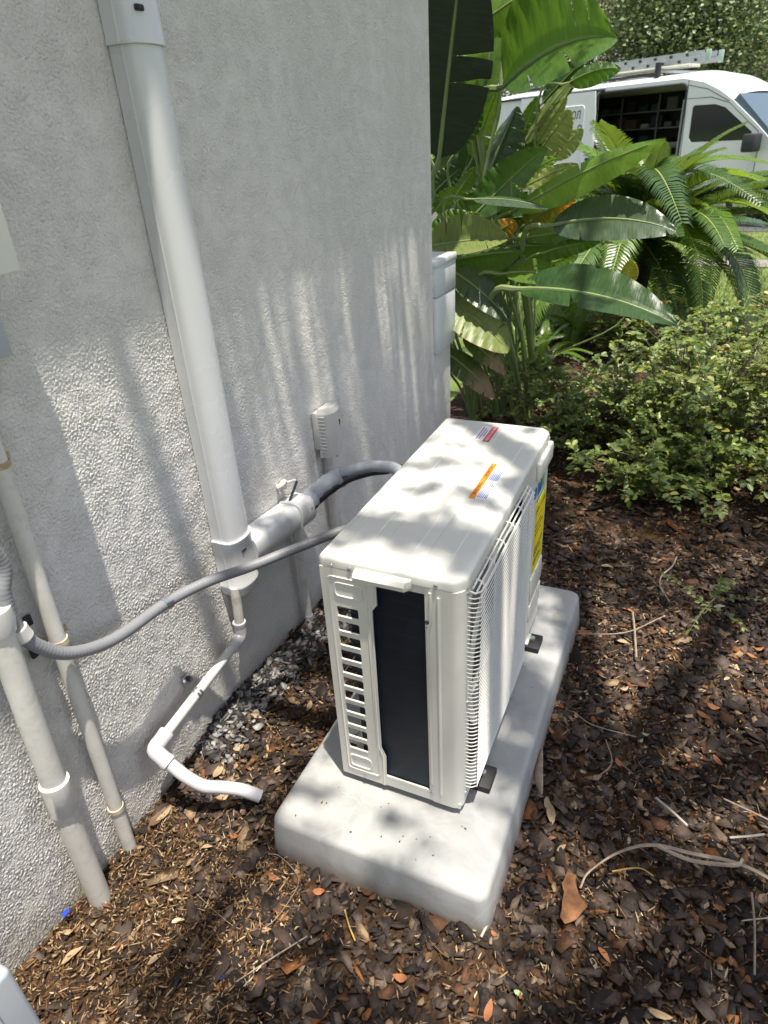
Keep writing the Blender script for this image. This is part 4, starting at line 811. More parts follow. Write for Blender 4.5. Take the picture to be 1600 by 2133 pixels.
LEAVES = [
 (A_, (915, 330), (968, -170), 85, 85, 2.55, 2.45, 'n', 0, 0.21, 2), (A_, (1003, 218), (1040, -5), 52, 26, 2.85, 2.9, 'b', 0, None, 4), (A_, (1050, 180), (1286, 58), 150, 30, 2.75, 2.55, 'm', 22, 0.33, 3),
 (A_, (985, 60), (1165, -70), 30, 45, 2.8, 2.7, 'b', 0, None, 2), (A_, (1092, 300), (1200, 150), 13, 12, 2.85, 2.75, 'p', 4, 0.07, 0), (A_, (1186, 172), (1294, 134), 16, 24, 2.75, 2.7, 'm', 6, None, 1),
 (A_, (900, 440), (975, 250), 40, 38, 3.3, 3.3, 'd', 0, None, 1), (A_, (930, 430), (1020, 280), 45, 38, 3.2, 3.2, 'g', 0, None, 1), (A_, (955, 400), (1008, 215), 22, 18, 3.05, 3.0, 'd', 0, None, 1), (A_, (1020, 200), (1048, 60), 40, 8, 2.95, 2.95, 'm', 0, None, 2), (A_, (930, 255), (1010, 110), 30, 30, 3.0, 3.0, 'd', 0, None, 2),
 (B_, (1012, 375), (1078, 210), 14, 48, 2.8, 2.8, 'g', 0, 0.12, 3), (B_, (1068, 345), (1120, 190), 20, 26, 2.9, 2.85, 'm', 0, None, 2), (B_, (1120, 320), (1190, 222), 34, 34, 2.95, 2.9, 'p', 0, None, 2),
 (B_, (1085, 330), (1140, 240), 26, 22, 3.0, 2.95, 'd', 0, None, 1), (B_, (985, 452), (1140, 292), 46, 26, 2.7, 2.65, 'm', 0, None, 2), (B_, (1075, 435), (1390, 262), 20, 36, 2.6, 2.35, 'b', 2, 0.095, 1), (B_, (1085, 392), (1205, 332), 16, 14, 2.75, 2.7, 'p', 0, None, 1),
 (B_, (985, 415), (1142, 424), 7, 9, 2.45, 2.4, 'g', 4, 0.06, 0), (B_, (1080, 478), (1200, 408), 26, 24, 2.75, 2.7, 'y', 4, None, 1), (B_, (1150, 470), (1412, 462), 50, 32, 2.5, 2.3, 'g', 12, 0.13, 2), (B_, (1095, 496), (1310, 490), 28, 14, 2.6, 2.5, 'b', 8, 0.10, 3),
 (B_, (893, 515), (1058, 484), 62, 16, 2.5, 2.4, 'p', 0, 0.14, 3), (B_, (925, 545), (1086, 512), 22, 40, 2.55, 2.45, 'm', 0, None, 2), (B_, (893, 565), (935, 505), 26, 22, 2.6, 2.6, 'b', 0, None, 1), (B_, (1080, 512), (1218, 508), 10, 26, 2.6, 2.5, 'm', 0, None, 1),
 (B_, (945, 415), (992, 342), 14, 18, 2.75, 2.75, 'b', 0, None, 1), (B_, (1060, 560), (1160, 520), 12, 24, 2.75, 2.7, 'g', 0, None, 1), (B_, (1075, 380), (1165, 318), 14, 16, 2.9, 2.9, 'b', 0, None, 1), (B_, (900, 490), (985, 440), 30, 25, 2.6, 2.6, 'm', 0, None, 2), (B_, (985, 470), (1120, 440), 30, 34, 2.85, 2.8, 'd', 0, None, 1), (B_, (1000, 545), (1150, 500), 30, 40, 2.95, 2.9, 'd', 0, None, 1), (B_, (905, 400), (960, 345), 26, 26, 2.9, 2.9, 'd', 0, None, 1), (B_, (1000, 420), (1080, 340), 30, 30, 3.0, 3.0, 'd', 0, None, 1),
 (B_, (1302, 596), (1316, 536), 14, 20, 2.9, 2.9, 'k', 0, None, 0),
 (A_, (985, 330), (1040, 170), 30, 24, 2.9, 2.85, 'b', 0, None, 3), (A_, (1130, 215), (1215, 120), 20, 26, 3.0, 2.95, 'd', 0, None, 1), (A_, (960, 300), (1000, 190), 20, 26, 2.75, 2.7, 'm', 0, None, 2),
 (B_, (1120, 300), (1182, 195), 22, 12, 2.8, 2.75, 'p', 0, None, 2), (B_, (1150, 330), (1215, 262), 18, 22, 3.05, 3.0, 'p', 0, None, 1), (B_, (930, 500), (1000, 440), 28, 22, 2.5, 2.5, 'b', 0, None, 2), (B_, (1010, 500), (1075, 455), 22, 26, 2.55, 2.5, 'y', 0, None, 1), (B_, (905, 440), (948, 385), 18, 18, 2.55, 2.55, 'b', 0, None, 1), (B_, (1040, 440), (1100, 400), 18, 18, 2.7, 2.7, 'b', 0, None, 1), (B_, (1130, 555), (1205, 525), 14, 20, 2.7, 2.65, 'b', 0, None, 2), (B_, (1190, 480), (1260, 420), 26, 22, 2.9, 2.85, 'd', 0, None, 1), (B_, (1150, 520), (1250, 495), 14, 18, 2.45, 2.4, 'm', 0, None, 1),
 (B_, (1030, 330), (1062, 240), 16, 20, 3.1, 3.1, 'b', 0, None, 1), (B_, (1100, 460), (1170, 395), 20, 24, 3.0, 2.95, 'm', 0, None, 1), (B_, (950, 460), (1010, 395), 26, 22, 2.95, 2.9, 'm', 0, None, 1),
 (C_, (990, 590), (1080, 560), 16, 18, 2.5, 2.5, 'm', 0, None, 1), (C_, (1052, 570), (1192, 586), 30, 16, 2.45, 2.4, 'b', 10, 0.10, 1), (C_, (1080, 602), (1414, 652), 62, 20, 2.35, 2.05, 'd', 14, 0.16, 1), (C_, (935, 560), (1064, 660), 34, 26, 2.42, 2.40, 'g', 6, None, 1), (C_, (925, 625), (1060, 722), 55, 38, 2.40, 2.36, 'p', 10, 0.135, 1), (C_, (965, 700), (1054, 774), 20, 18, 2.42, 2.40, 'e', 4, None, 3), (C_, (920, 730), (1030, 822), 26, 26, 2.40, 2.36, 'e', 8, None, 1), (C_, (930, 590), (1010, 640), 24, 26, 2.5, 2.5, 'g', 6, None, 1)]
for a in LEAVES: broad_leaf(*a[:8], sag=a[8], full=a[9], tears=(a[10] + 1 if a[10] else 0), gnd=(0.02, 2.62, 0) if a[0] is C_ else None)
# a bare pale stalk climbing in front of the tall leaves
MB().tube(spline([(0.05, 2.75, 0.0), ony(975, 560, 2.75), ony(1010, 360, 2.75), ony(1038, 220, 2.75), ony(1050, 60, 2.8), ony(1048, 0, 2.8)], 6), 0.009, 8).build('stalk', M['petiole'], A_)

# ------------------------------------------------------------------ cycad
FM = [leafmat('frond_green', (0.06, 0.12, 0.026), (0.3, 0.42, 0.04), 0.28, 0.3, freq=4), leafmat('frond_bright', (0.095, 0.18, 0.028), (0.44, 0.62, 0.04), 0.36, 0.3, freq=4), leafmat('frond_deep', (0.05, 0.10, 0.035), (0.2, 0.3, 0.04), 0.25, 0.26, freq=4)]
M['rachis'] = mat('frond_rib', (0.30, 0.34, 0.08), 0.45)
def frond_mesh(L, arch, fm, seed):
    r = random.Random(seed); n = 26; P = []
    for i in range(n+1):
        t = i/n; P.append(Vector((L*(t - 0.12*arch*t*t), 0, L*(arch*(0.30*t - 0.62*t*t*t)))))
    V = []; F = []; UV = []
    pairs = 76
    for k in range(pairs):
        t = 0.10 + 0.90*k/(pairs-1); f = t*n; i = min(n-1, int(f)); p = P[i].lerp(P[i+1], f - i); tg = (P[i+1] - P[i]).normalized(); upv = tg.cross(Vector((0, 1, 0))).normalized() * -1
        if upv.z < 0: upv = -upv
        ll = 0.19*L/1.2*(math.sin(math.pi*(0.12 + 0.80*t))**0.7)
        for s in (-1, 1):
            d = (Vector((0, s, 0))*0.86 + tg*(0.42 + 0.5*t) + upv*(0.36 - 0.25*t) + Vector((r.uniform(-.05, .05), 0, r.uniform(-.05, .05)))).normalized()
            wv_ = tg*0.0086*L/1.2; b0 = len(V); e = p + d*ll*r.uniform(0.92, 1.06); md = p + d*ll*0.55 + upv*0.012; e = e - upv*0.018
            V += [p - wv_*0.7, p + wv_*0.7, md + wv_, md - wv_, e]; F += [(b0, b0+1, b0+2, b0+3), (b0+3, b0+2, b0+4, b0+4)]
            UV += [(t, 0.45), (t, 0.55), (t, 0.8), (t, 0.8), (t, 0.95)]
    m_ = MB(); m_.add(V, [tuple(dict.fromkeys(q)) for q in F]); m_.tube(P, [0.009*(1 - 0.85*i/n) for i in range(n+1)], 5)
    me = bpy.data.meshes.new('frond'); me.from_pydata(m_.v, [], m_.f)
    mi = [0]*len(F) + [1]*(len(m_.f) - len(F)); me.materials.append(fm); me.materials.append(M['rachis']); me.polygons.foreach_set('material_index', mi)
    me.polygons.foreach_set('use_smooth', [True]*len(me.polygons)); me.update(); return me
SG = Vector((0.62, 5.2, 0.76))
cy = thing('cycad', 'cycad with a rosette of feathery arching fronds before the van', 'cycad', (SG.x, SG.y, 0))
MB().tube(spline([(SG.x - 0.05, SG.y, -0.1), (SG.x - 0.04, SG.y, 0.3), (SG.x, SG.y, 0.74)], 5), [0.15, 0.15, 0.155, 0.16, 0.16, 0.16, 0.165, 0.165, 0.16, 0.15, 0.10], 14).build('trunk', mat('cycad_trunk', (0.04, 0.03, 0.022), 0.95, var=0.4, vs=20, bs=1.0, bscale=30, bd=0.04), cy)
FR = [frond_mesh(1.22, a, FM[i % 3], i) for i, a in enumerate((0.35, 0.8, 1.2, 0.6, 1.0, 0.2))]
fr = random.Random(9)
for ring, (nn, el0, el1, sc) in enumerate(((9, 55, 72, 0.66), (18, 32, 54, 0.95), (26, 12, 34, 1.2), (26, -14, 10, 1.2), (14, -42, -18, 1.0))):
    for i in range(nn):
        o = link('frond', FR[fr.randrange(6)], cy); az = 2*math.pi*(i + fr.uniform(-0.3, 0.3))/nn + ring*0.3; el = math.radians(fr.uniform(el0, el1)); s = sc*fr.uniform(0.85, 1.1)
        o.location = (0, 0, SG.z); o.rotation_euler = (fr.uniform(-0.25, 0.25), -el, az); o.scale = (s, s, s)

# ------------------------------------------------------------------ shrubs
def shrub_leaf_mat(name, stops, tcol):
    m, nt, b = newmat(name); g = nt.nodes.new('ShaderNodeNewGeometry'); cc = ramp(nt, g.outputs['Random Per Island'], stops)
    nt.links.new(cc, b.inputs['Base Color']); b.inputs['Roughness'].default_value = 0.42
    tr = nt.nodes.new('ShaderNodeBsdfTranslucent'); nt.links.new(mixc(nt, 0.5, cc, tcol), tr.inputs[0]); mx = nt.nodes.new('ShaderNodeMixShader'); mx.inputs[0].default_value = 0.32
    nt.links.new(b.outputs[0], mx.inputs[1]); nt.links.new(tr.outputs[0], mx.inputs[2]); nt.links.new(mx.outputs[0], nt.nodes['Material Output'].inputs[0]); return m
SM = {'g': shrub_leaf_mat('shrub_leaf_green', [(0.0, (0.055, 0.095, 0.028)), (0.35, (0.115, 0.175, 0.042)), (0.72, (0.16, 0.22, 0.052)), (0.92, (0.28, 0.32, 0.075)), (1.0, (0.38, 0.35, 0.08))], (0.35, 0.42, 0.05)),
      'y': shrub_leaf_mat('shrub_leaf_yellowish', [(0.0, (0.07, 0.10, 0.025)), (0.4, (0.14, 0.17, 0.04)), (0.75, (0.26, 0.26, 0.06)), (1.0, (0.42, 0.34, 0.06))], (0.5, 0.45, 0.06))}
M['stem'] = mat('shrub_stem', (0.12, 0.09, 0.065), 0.85, var=0.3, vs=30)
def oval_leaves(C, D, Nn, size, r, asp=0.55):
    """6-vertex oval folded leaves: C centre, D direction, Nn normal"""
    U = np.cross(Nn, D); L = size[:, None]; W = L*asp
    P = np.stack([C, C + D*L*0.30 + U*W*0.46, C + D*L*0.72 + U*W*0.42, C + D*L, C + D*L*0.72 - U*W*0.42, C + D*L*0.30 - U*W*0.46], 1)
    P[:, [1, 2, 4, 5]] += (Nn*L*0.07)[:, None]; P[:, 3] -= Nn*L*0.10
    n = len(C); F = (np.arange(n)*6)[:, None, None] + np.array([(0, 1, 2, 3), (0, 3, 4, 5)])[None]; return P.reshape(-1, 3), F.reshape(-1, 4)
def shrub(label, base, rx, ry, hgt, nst, mk, seed, lsz=0.026, group='shrubs in the bed', lean=(0, 0), zmin=0.05):
    r = np.random.default_rng(seed); rr = random.Random(seed)
    t = thing('shrub', label, 'shrub', base, group); st = MB(); LC = []; LD = []
    b0 = Vector(base)
    for i in range(nst):
        az = rr.uniform(0, 2*math.pi); q = math.sqrt(rr.uniform(0.05, 1)); tip = b0 + Vector((rx*q*math.cos(az) + lean[0], ry*q*math.sin(az) + lean[1], hgt*rr.uniform(0.45, 1.0)*(1 - 0.35*q*q)))
        md = b0.lerp(tip, 0.5) + Vector((rr.uniform(-.06, .06), rr.uniform(-.06, .06), 0.06)); s0 = b0 + Vector((rr.uniform(-.05, .05), rr.uniform(-.05, .05), 0))
        sp = spline([s0, md, tip], 5); st.tube(sp, [0.0055*(1 - 0.75*k/(len(sp)-1)) for k in range(len(sp))], 5)
        for _ in range(6):
            k = rr.randrange(3, len(sp)); p = sp[k]; d = Vector((rr.gauss(0, 1), rr.gauss(0, 1), rr.gauss(0.25, 0.6))).normalized(); ln = rr.uniform(0.07, 0.20); e = p + d*ln + Vector((0, 0, -0.02))
            e.z = max(e.z, zmin); m1 = p.lerp(e, 0.5) + Vector((0, 0, 0.012)); s2 = spline([p, m1, e], 4); st.tube(s2, [0.0022*(1 - 0.6*z/(len(s2)-1)) for z in range(len(s2))], 4)
            for z in range(1, len(s2)):
                tg = (s2[z] - s2[z-1]).normalized()
                for sgn in (-1, 1):
                    sd = tg.cross(Vector((0, 0, 1))); sd = sd.normalized() if sd.length > 1e-3 else Vector((1, 0, 0))
                    dd = (tg*0.45 + sd*sgn*0.9 + Vector((rr.gauss(0, .25), rr.gauss(0, .25), rr.gauss(0.1, .3)))).normalized(); LC.append(tuple(s2[z])); LD.append(tuple(dd))
            LC.append(tuple(s2[-1])); LD.append(tuple((s2[-1]-s2[-2]).normalized()))
    st.build('stems', M['stem'], t)
    C = np.array(LC); D = np.array(LD); n = len(C); Nn = np.array([0, -0.15, 1.0]) + r.normal(0, 0.42, (n, 3)); Nn -= D*(Nn*D).sum(1)[:, None]; Nn /= np.linalg.norm(Nn, axis=1)[:, None]
    V, F = oval_leaves(C, D, Nn, r.uniform(0.5, 1.5, n)*lsz, r, 0.62); o = npmesh('foliage', V, F, SM[mk], t); o['kind'] = 'stuff'; return n
nl = 0
nl += shrub('small-leaved green shrub just behind the air conditioner', (0.66, 2.52, 0), 0.62, 0.40, 0.52, 46, 'g', 31, 0.029)
nl += shrub('dense small-leaved shrub right of the unit with low sprays', (1.22, 2.45, 0), 0.50, 0.52, 0.74, 62, 'g', 32, 0.029)
nl += shrub('low leafy spray at the front of the shrubs over the mulch', (1.10, 2.05, 0), 0.40, 0.26, 0.30, 30, 'g', 33, 0.030)
nl += shrub('yellow-green shrub at the right edge', (1.85, 2.75, 0), 0.52, 0.55, 1.02, 64, 'y', 34, 0.029)
nl += shrub('green shrub low at the right edge beneath the yellowish one', (1.78, 2.10, 0), 0.36, 0.35, 0.38, 32, 'g', 35, 0.029)
nl += shrub('shrub behind the others with yellowish tips', (1.35, 3.30, 0), 0.65, 0.45, 0.70, 56, 'g', 36, 0.030)
nl += shrub('thin leafy sprig on the mulch right of the pad', (1.30, 1.12, 0), 0.03, 0.02, 0.03, 1, 'g', 37, 0.018, zmin=0.03)
print('shrub leaves', nl)
# red-flowered plant below the cycad
fp = thing('red_flower_plant', 'small plant with red flowers under the cycad', 'flowering plant', (0.72, 4.1, 0))
st = MB(); C = []; D = []; fl = MB(); rr = random.Random(4)
for i in range(26):
    b0 = Vector((0.72 + rr.gauss(0, .10), 4.1 + rr.gauss(0, .10), 0)); e = b0 + Vector((rr.gauss(0, .10), rr.gauss(0, .08), rr.uniform(0.25, 0.52))); sp = spline([b0, b0.lerp(e, .5) + Vector((rr.gauss(0, .03), 0, 0)), e], 4); st.tube(sp, 0.003, 4)
    for p in sp[2:]:
        for _ in range(3): C.append(tuple(p)); D.append(tuple(Vector((rr.gauss(0, 1), rr.gauss(0, 1), rr.uniform(-.1, .6))).normalized()))
    if i % 2 == 0:
        for k in range(5):
            a = k*1.2566; d = Vector((math.cos(a), math.sin(a), 0.3)); u = d.cross(Vector((0, 0, 1))).normalized(); fl.add([e, e + d*0.012 + u*0.009, e + d*0.024, e + d*0.012 - u*0.009], [(0, 1, 2, 3)])
st.build('stems', M['stem'], fp); C = np.array(C); D = np.array(D); Nn = np.tile([0.0, 0.0, 1.0], (len(C), 1)) + rng.normal(0, .3, (len(C), 3)); Nn -= D*(Nn*D).sum(1)[:, None]; Nn /= np.linalg.norm(Nn, axis=1)[:, None]
V, F = oval_leaves(C, D, Nn, rng.uniform(0.04, 0.07, len(C)), rng, 0.4); npmesh('foliage', V, F, SM['g'], fp)['kind'] = 'stuff'
fl.build('flowers', mat('red_petals', (0.55, 0.035, 0.025), 0.5), fp, False)
# ferns between the broad leaves and the cycad
for i, (fx, fy) in enumerate(((-0.05, 4.0), (0.18, 3.75), (0.30, 4.5), (0.02, 3.45))):
    t = thing('fern', ['light green fern in sun behind the broad leaves', 'fern at the foot of the broad-leaved plant', 'fern beside the cycad trunk', 'small fern near the wall corner'][i], 'fern', (fx, fy, 0), 'ferns behind the broad-leaved plant')
    for k in range(11):
        o = link('frond', FR[1 + 2*(k % 2)], t); s = fr.uniform(0.26, 0.40); o.location = (0, 0, 0.0); o.rotation_euler = (0, -math.radians(fr.uniform(30, 75)), k*0.571 + fr.uniform(-.2, .2)); o.scale = (s, s*0.8, s)
# lawn blades near the bed
n = 26000; gx_ = rng.uniform(-2.5, 4.5, n); gy_ = 5.4 + rng.gamma(1.6, 2.0, n); C = np.stack([gx_, gy_, np.full(n, -0.06)], -1)
d = rng.normal(0, 0.35, (n, 3)); d[:, 2] = 1; d /= np.linalg.norm(d, axis=1)[:, None]; u = np.cross(d, rng.normal(size=(n, 3))); u /= np.linalg.norm(u, axis=1)[:, None]; Lb = rng.uniform(0.04, 0.09, n)[:, None]
V = np.stack([C - u*0.004, C + u*0.004, C + d*Lb], 1).reshape(-1, 3)
o = npmesh('grass', V, np.arange(n*3).reshape(n, 3), shrub_leaf_mat('grass_blade', [(0, (0.06, 0.11, 0.02)), (0.6, (0.12, 0.19, 0.035)), (1, (0.25, 0.27, 0.08))], (0.3, 0.4, 0.05))); tag(o, 'sunlit lawn grass beyond the bed', 'grass', kind='stuff')
# ------------------------------------------------------------------ overhead oak: casts the dapples
def fsm(a, b_, t): t = np.clip((t-a)/(b_-a), 0, 1); return t*t*(3-2*t)
def density(x, y):
    """wanted leaf cover where the sun ray through the crown meets z=0"""
    d = np.full(x.shape, 0.42)
    d = np.where((x > 0.95) & (y < 0.75), 0.40, d)
    d = np.where((x < 0.12) & (y > 0.40), 0.97, d)                       # wall behind the unit
    for cx, cy, rx, ry, v in ((-0.13, 0.965, 0.06, 0.024, 0.02), (-0.12, 1.12, 0.05, 0.017, 0.1), (-0.17, 1.72, 0.05, 0.26, 0.5), (-0.06, 1.56, 0.04, 0.03, 0.1), (-0.15, 0.66, 0.03, 0.04, 0.4), (-0.14, 0.78, 0.03, 0.02, 0.3)):
        d = np.where(((x-cx)/rx)**2 + ((y-cy)/ry)**2 < 1, v, d)
    d = np.where((x > 0.12) & (x < 0.36) & (y > 0.15), 0.66, d)
    pt = np.sin(2*np.pi*y/0.125 + 1.6*np.sin(9*x) + 2.0*np.sin(5.5*y)) + 0.7*np.sin(21*x + 7*y)
    d = np.where((x > 0.36) & (x < 0.70) & (y > 0.05) & (y < 0.95), np.where(pt > 0.05, 0.90, 0.05), d)   # lid
    d = np.where((x > 0.33) & (x < 0.95) & (y < 0.05) & (y > -0.22), np.where(pt > 0.45, 0.85, 0.05), d)   # near end of the pad
    d = np.where((x > 0.90) & (x < 1.65) & (np.abs(y - 0.92 - 0.12*(x-1.1)) < 0.20), 0.01, d)  # sunlit band
    d = np.where((x > 0.2) & (y > 1.15) & (y < 2.0), 0.66, d)
    d = np.where((y < np.where(x < 0.02, 0.43, 0.32)) & (x < 0.30), 0.008, d)                        # sunlit wall and left foreground
    d = np.where((x < 0.55) & (y < -0.24), 0.06, d)
    for cx, cy, rx, ry, v in ((0.36, -0.22, 0.075, 0.10, 0.985), (0.33, -0.40, 0.06, 0.13, 0.97), (0.42, -0.53, 0.15, 0.08, 0.98), (0.62, -0.50, 0.10, 0.07, 0.95), (0.20, -0.55, 0.08, 0.05, 0.6), (0.30, -0.10, 0.06, 0.05, 0.6), (0.60, -0.42, 0.10, 0.05, 0.45)):
        d = np.where(((x-cx)/rx)**2 + ((y-cy)/ry)**2 < 1, v, d)
    d = np.where(y > 2.2, 0.12, d)
    d = np.where(x > 2.4, 0.62, d)
    d = np.where(y < -0.75, 0.6, d)
    return d
oak = thing('oak_tree', 'tall oak standing right of the camera, shading the bed', 'tree', (3.6, -1.6, 0))
M['bark'] = mat('oak_bark', (0.12, 0.095, 0.075), 0.9, var=0.35, vs=14, bs=0.8, bscale=40, bd=0.02)
m, nt, b = newmat('oak_leaf'); g = nt.nodes.new('ShaderNodeNewGeometry')
cc = ramp(nt, g.outputs['Random Per Island'], [(0.0, (0.03, 0.055, 0.012)), (0.5, (0.055, 0.09, 0.02)), (1.0, (0.10, 0.13, 0.035))])
nt.links.new(cc, b.inputs['Base Color']); b.inputs['Roughness'].default_value = 0.5
tr = nt.nodes.new('ShaderNodeBsdfTranslucent'); nt.links.new(cc, tr.inputs[0]); mx = nt.nodes.new('ShaderNodeMixShader'); mx.inputs[0].default_value = 0.25
nt.links.new(b.outputs[0], mx.inputs[1]); nt.links.new(tr.outputs[0], mx.inputs[2]); nt.links.new(mx.outputs[0], nt.nodes['Material Output'].inputs[0]); M['oakleaf'] = m
trunk = spline([(3.6, -1.6, -0.1), (3.58, -1.55, 1.2), (3.35, -1.35, 2.6), (2.9, -1.0, 4.0), (2.3, -0.6, 5.2), (1.6, -0.1, 6.2)], 6)
MB().tube(trunk, [0.26 - 0.20*i/(len(trunk)-1) for i in range(len(trunk))], 14).build('trunk', M['bark'], oak)
limb_ends = [(0.2, -0.4, 5.6), (0.6, 1.0, 5.4), (1.2, 2.2, 5.3), (1.0, -1.9, 5.2), (2.6, 1.4, 5.8), (3.2, 0.4, 6.4), (2.2, -2.2, 5.4), (1.8, 1.0, 6.3)]
for q in limb_ends:
    s0 = trunk[min(range(12, len(trunk)-3), key=lambda i: (trunk[i] - Vector(q)).length)]; q = Vector(q); md = (s0 + q)/2 + Vector((0, 0, 0.25))
    sp_ = spline([s0, md, q], 6); MB().tube(sp_, [0.075 - 0.062*i/(len(sp_)-1) for i in range(len(sp_))], 8).build('limb', M['bark'], oak)
r = np.random.default_rng(77)
def leafcloud(C, size, r, aspect=0.5, bend=0.15):
    """diamond-fold leaves: 4 verts each, 2 tris as a quad"""
    n = len(C); d = r.normal(size=(n, 3)); d[:, 2] *= 0.5; d /= np.linalg.norm(d, axis=1)[:, None]
    u = r.normal(size=(n, 3)); u -= d*(u*d).sum(1)[:, None]; u /= np.linalg.norm(u, axis=1)[:, None]
    nr = np.cross(d, u); L = size[:, None]; w_ = L*aspect
    V = np.stack([C - d*L/2, C + u*w_/2 - d*L*0.05 + nr*L*bend, C + d*L/2, C - u*w_/2 - d*L*0.05 + nr*L*bend], 1)
    F = np.arange(n*4).reshape(n, 4); return V.reshape(-1, 3), F
# twig clusters, thinned to the wanted cover
nc = 10500; qx = r.uniform(-1.0, 4.2, nc); qy = r.uniform(-3.2, 3.4, nc); h = r.uniform(4.6, 6.6, nc)
rho = density(qx, qy); k = r.uniform(0, 1, nc) < np.minimum(1, -np.log(1 - np.minimum(rho, 0.97))*0.42); qx, qy, h = qx[k], qy[k], h[k]
per = 13; n = len(qx)*per
C = np.repeat(np.stack([qx - SX*h, qy - SY*h, h], -1), per, 0) + r.normal(0, 1, (n, 3))*np.array([0.042, 0.042, 0.10])
q2x = C[:, 0] + SX*C[:, 2]; q2y = C[:, 1] + SY*C[:, 2]
k = r.uniform(0, 1, n) < np.where(density(q2x, q2y) < 0.1, 0.05, 1.0); C = C[k]
V, F = leafcloud(C, r.uniform(0.045, 0.075, len(C)), r, 0.55); o = npmesh('crown', V, F, M['oakleaf'], oak); o['kind'] = 'stuff'
print('oak leaves', len(C))
# ------------------------------------------------------------------ street, van, far background
M['asphalt'] = mat('asphalt', (0.07, 0.07, 0.072), 0.9, var=0.15, vs=3, bs=0.4, bscale=150)
M['walk'] = mat('concrete_walk', (0.22, 0.20, 0.185), 0.9, var=0.12, vs=4, bs=0.3, bscale=60)
o = MB().box(-30, 30, 8.7, 9.25, -0.2, -0.045).build('path', M['walk'], None, False); tag(o, 'concrete path across the lawn', 'path', kind='structure')
o = MB().add([(-90, 19.5, -0.052), (60, 7.5, -0.052), (66, 17, -0.052), (-84, 29, -0.052)], [(0, 1, 2, 3)]).build('road', M['asphalt'], None, False); o.location = (0, 0, 0); tag(o, 'asphalt street behind the lawn', 'road', kind='structure')
VS = 0.85; A0 = Vector((-4.56, 18.6)); tdir = Vector((0.8855, -0.4646)); A1 = Vector((CAM.x, CAM.y)) + (A0 - Vector((CAM.x, CAM.y)))*VS
van = thing('cargo_van', 'white high-roof cargo van with its side door open and a ladder rack', 'van', (A1.x, A1.y, 0.0), None, math.atan2(tdir.y, tdir.x))
# local frame: x forward, -y towards the camera, z up
def U(u): return u*VS
def Zv(z): return 1.5054 + (z - 1.5054)*VS
M['vanpaint'] = mat('white_van_paint', (0.68, 0.69, 0.70), 0.22, var=0.02, spec=0.6); M['trim'] = mat('black_plastic_trim', (0.025, 0.026, 0.028), 0.6)
m, nt, b = newmat('van_glass'); b.inputs['Base Color'].default_value = (0.012, 0.016, 0.016, 1); b.inputs['Roughness'].default_value = 0.05; nt.links.new(ramp(nt, noise(nt, coord(nt), 1.5, 2), [(0, 0.03), (1, 0.09)]), b.inputs['Roughness']); M['vglass'] = m
m, nt, b = newmat('windscreen_glass'); b.inputs['Base Color'].default_value = (0.10, 0.15, 0.19, 1); b.inputs['Metallic'].default_value = 0.35; nt.links.new(ramp(nt, noise(nt, coord(nt), 1.5, 2), [(0, 0.05), (1, 0.12)]), b.inputs['Roughness']); M['wglass'] = m
WV = 1.95; zt = Zv(2.36); zr = Zv(2.47)
roofline = [(0.02, Zv(1.2)), (0.0, Zv(2.1)), (0.06, Zv(2.30)), (U(1), zt), (U(5.45), zt), (U(5.9), Zv(2.26)), (U(6.25), Zv(2.10)), (U(6.55), Zv(1.91)), (U(7.0), Zv(1.56)), (U(7.42), Zv(1.20)), (U(8.1), Zv(0.98)), (U(8.25), Zv(0.80)), (U(8.28), 0.30)]
prof = [(0.02, 0.30)] + roofline
wheels = (U(1.75), U(7.15))
def arch(u): return [(u + 0.44*math.cos(a), 0.34 + 0.44*math.sin(a)) for a in [math.pi*i/10 for i in range(10, -1, -1)]]
side_out = [(0.02, 0.30)] + roofline[:] 
bottom = []
for u in reversed(wheels): bottom += list(reversed(arch(u)))
bottom = [(x_, max(0.301, z_)) for x_, z_ in bottom]
outer = side_out + bottom
doorhole = rrect(U(3.42), U(5.56), 0.45, Zv(2.27), 0.10, 4)
winhole = [(U(5.76), Zv(1.875)), (U(6.20), Zv(1.87)), (U(6.42), Zv(1.80)), (U(7.02), Zv(1.36)), (U(7.06), Zv(1.22)), (U(5.80), Zv(1.22)), (U(5.735), Zv(1.30)), (U(5.73), Zv(1.83))]
body = plate(outer, [doorhole, winhole], 0.04, lambda a, b_, h: (a, h, b_)).build('body_side', M['vanpaint'], van, True, 25)
plate(outer, [], 0.04, lambda a, b_, h: (a, WV - h, b_)).build('body_side', M['vanpaint'], van, True, 25)
# roof skin, crowned
lp = []
for (u, z) in roofline[1:8]:
    k = 0.0 if u < 0.01 else 1.0
    lp.append([(u, y, z + (zr - zt)*1.35*(1 - ((y - WV/2)/(WV/2))**2)**0.5*k + 0.002) for y in [WV*i/12 for i in range(13)]])
rm = MB(); n_ = 13; Vv = [p for l in lp for p in l]; rm.add(Vv, [(i*n_+j, i*n_+j+1, (i+1)*n_+j+1, (i+1)*n_+j) for i in range(len(lp)-1) for j in range(n_-1)]); rm.build('roof', M['vanpaint'], van, True, 50)
MB().box(0.0, 0.05, 0.02, WV - 0.02, 0.30, Zv(2.30)).build('rear_door', M['vanpaint'], van, False)
MB().add([(U(6.55), 0.03, Zv(1.91)), (U(6.55), WV-0.03, Zv(1.91)), (U(7.42), WV-0.03, Zv(1.20)), (U(7.42), 0.03, Zv(1.20)), (U(6.63), 0.03, Zv(2.02)), (U(6.63), WV-0.03, Zv(2.02)), (U(7.52), WV-0.03, Zv(1.21)), (U(7.52), 0.03, Zv(1.21))], [(0,1,2,3),(7,6,5,4),(0,3,7,4),(1,5,6,2),(0,4,5,1),(3,2,6,7)]).build('windscreen', M['wglass'], van, False)
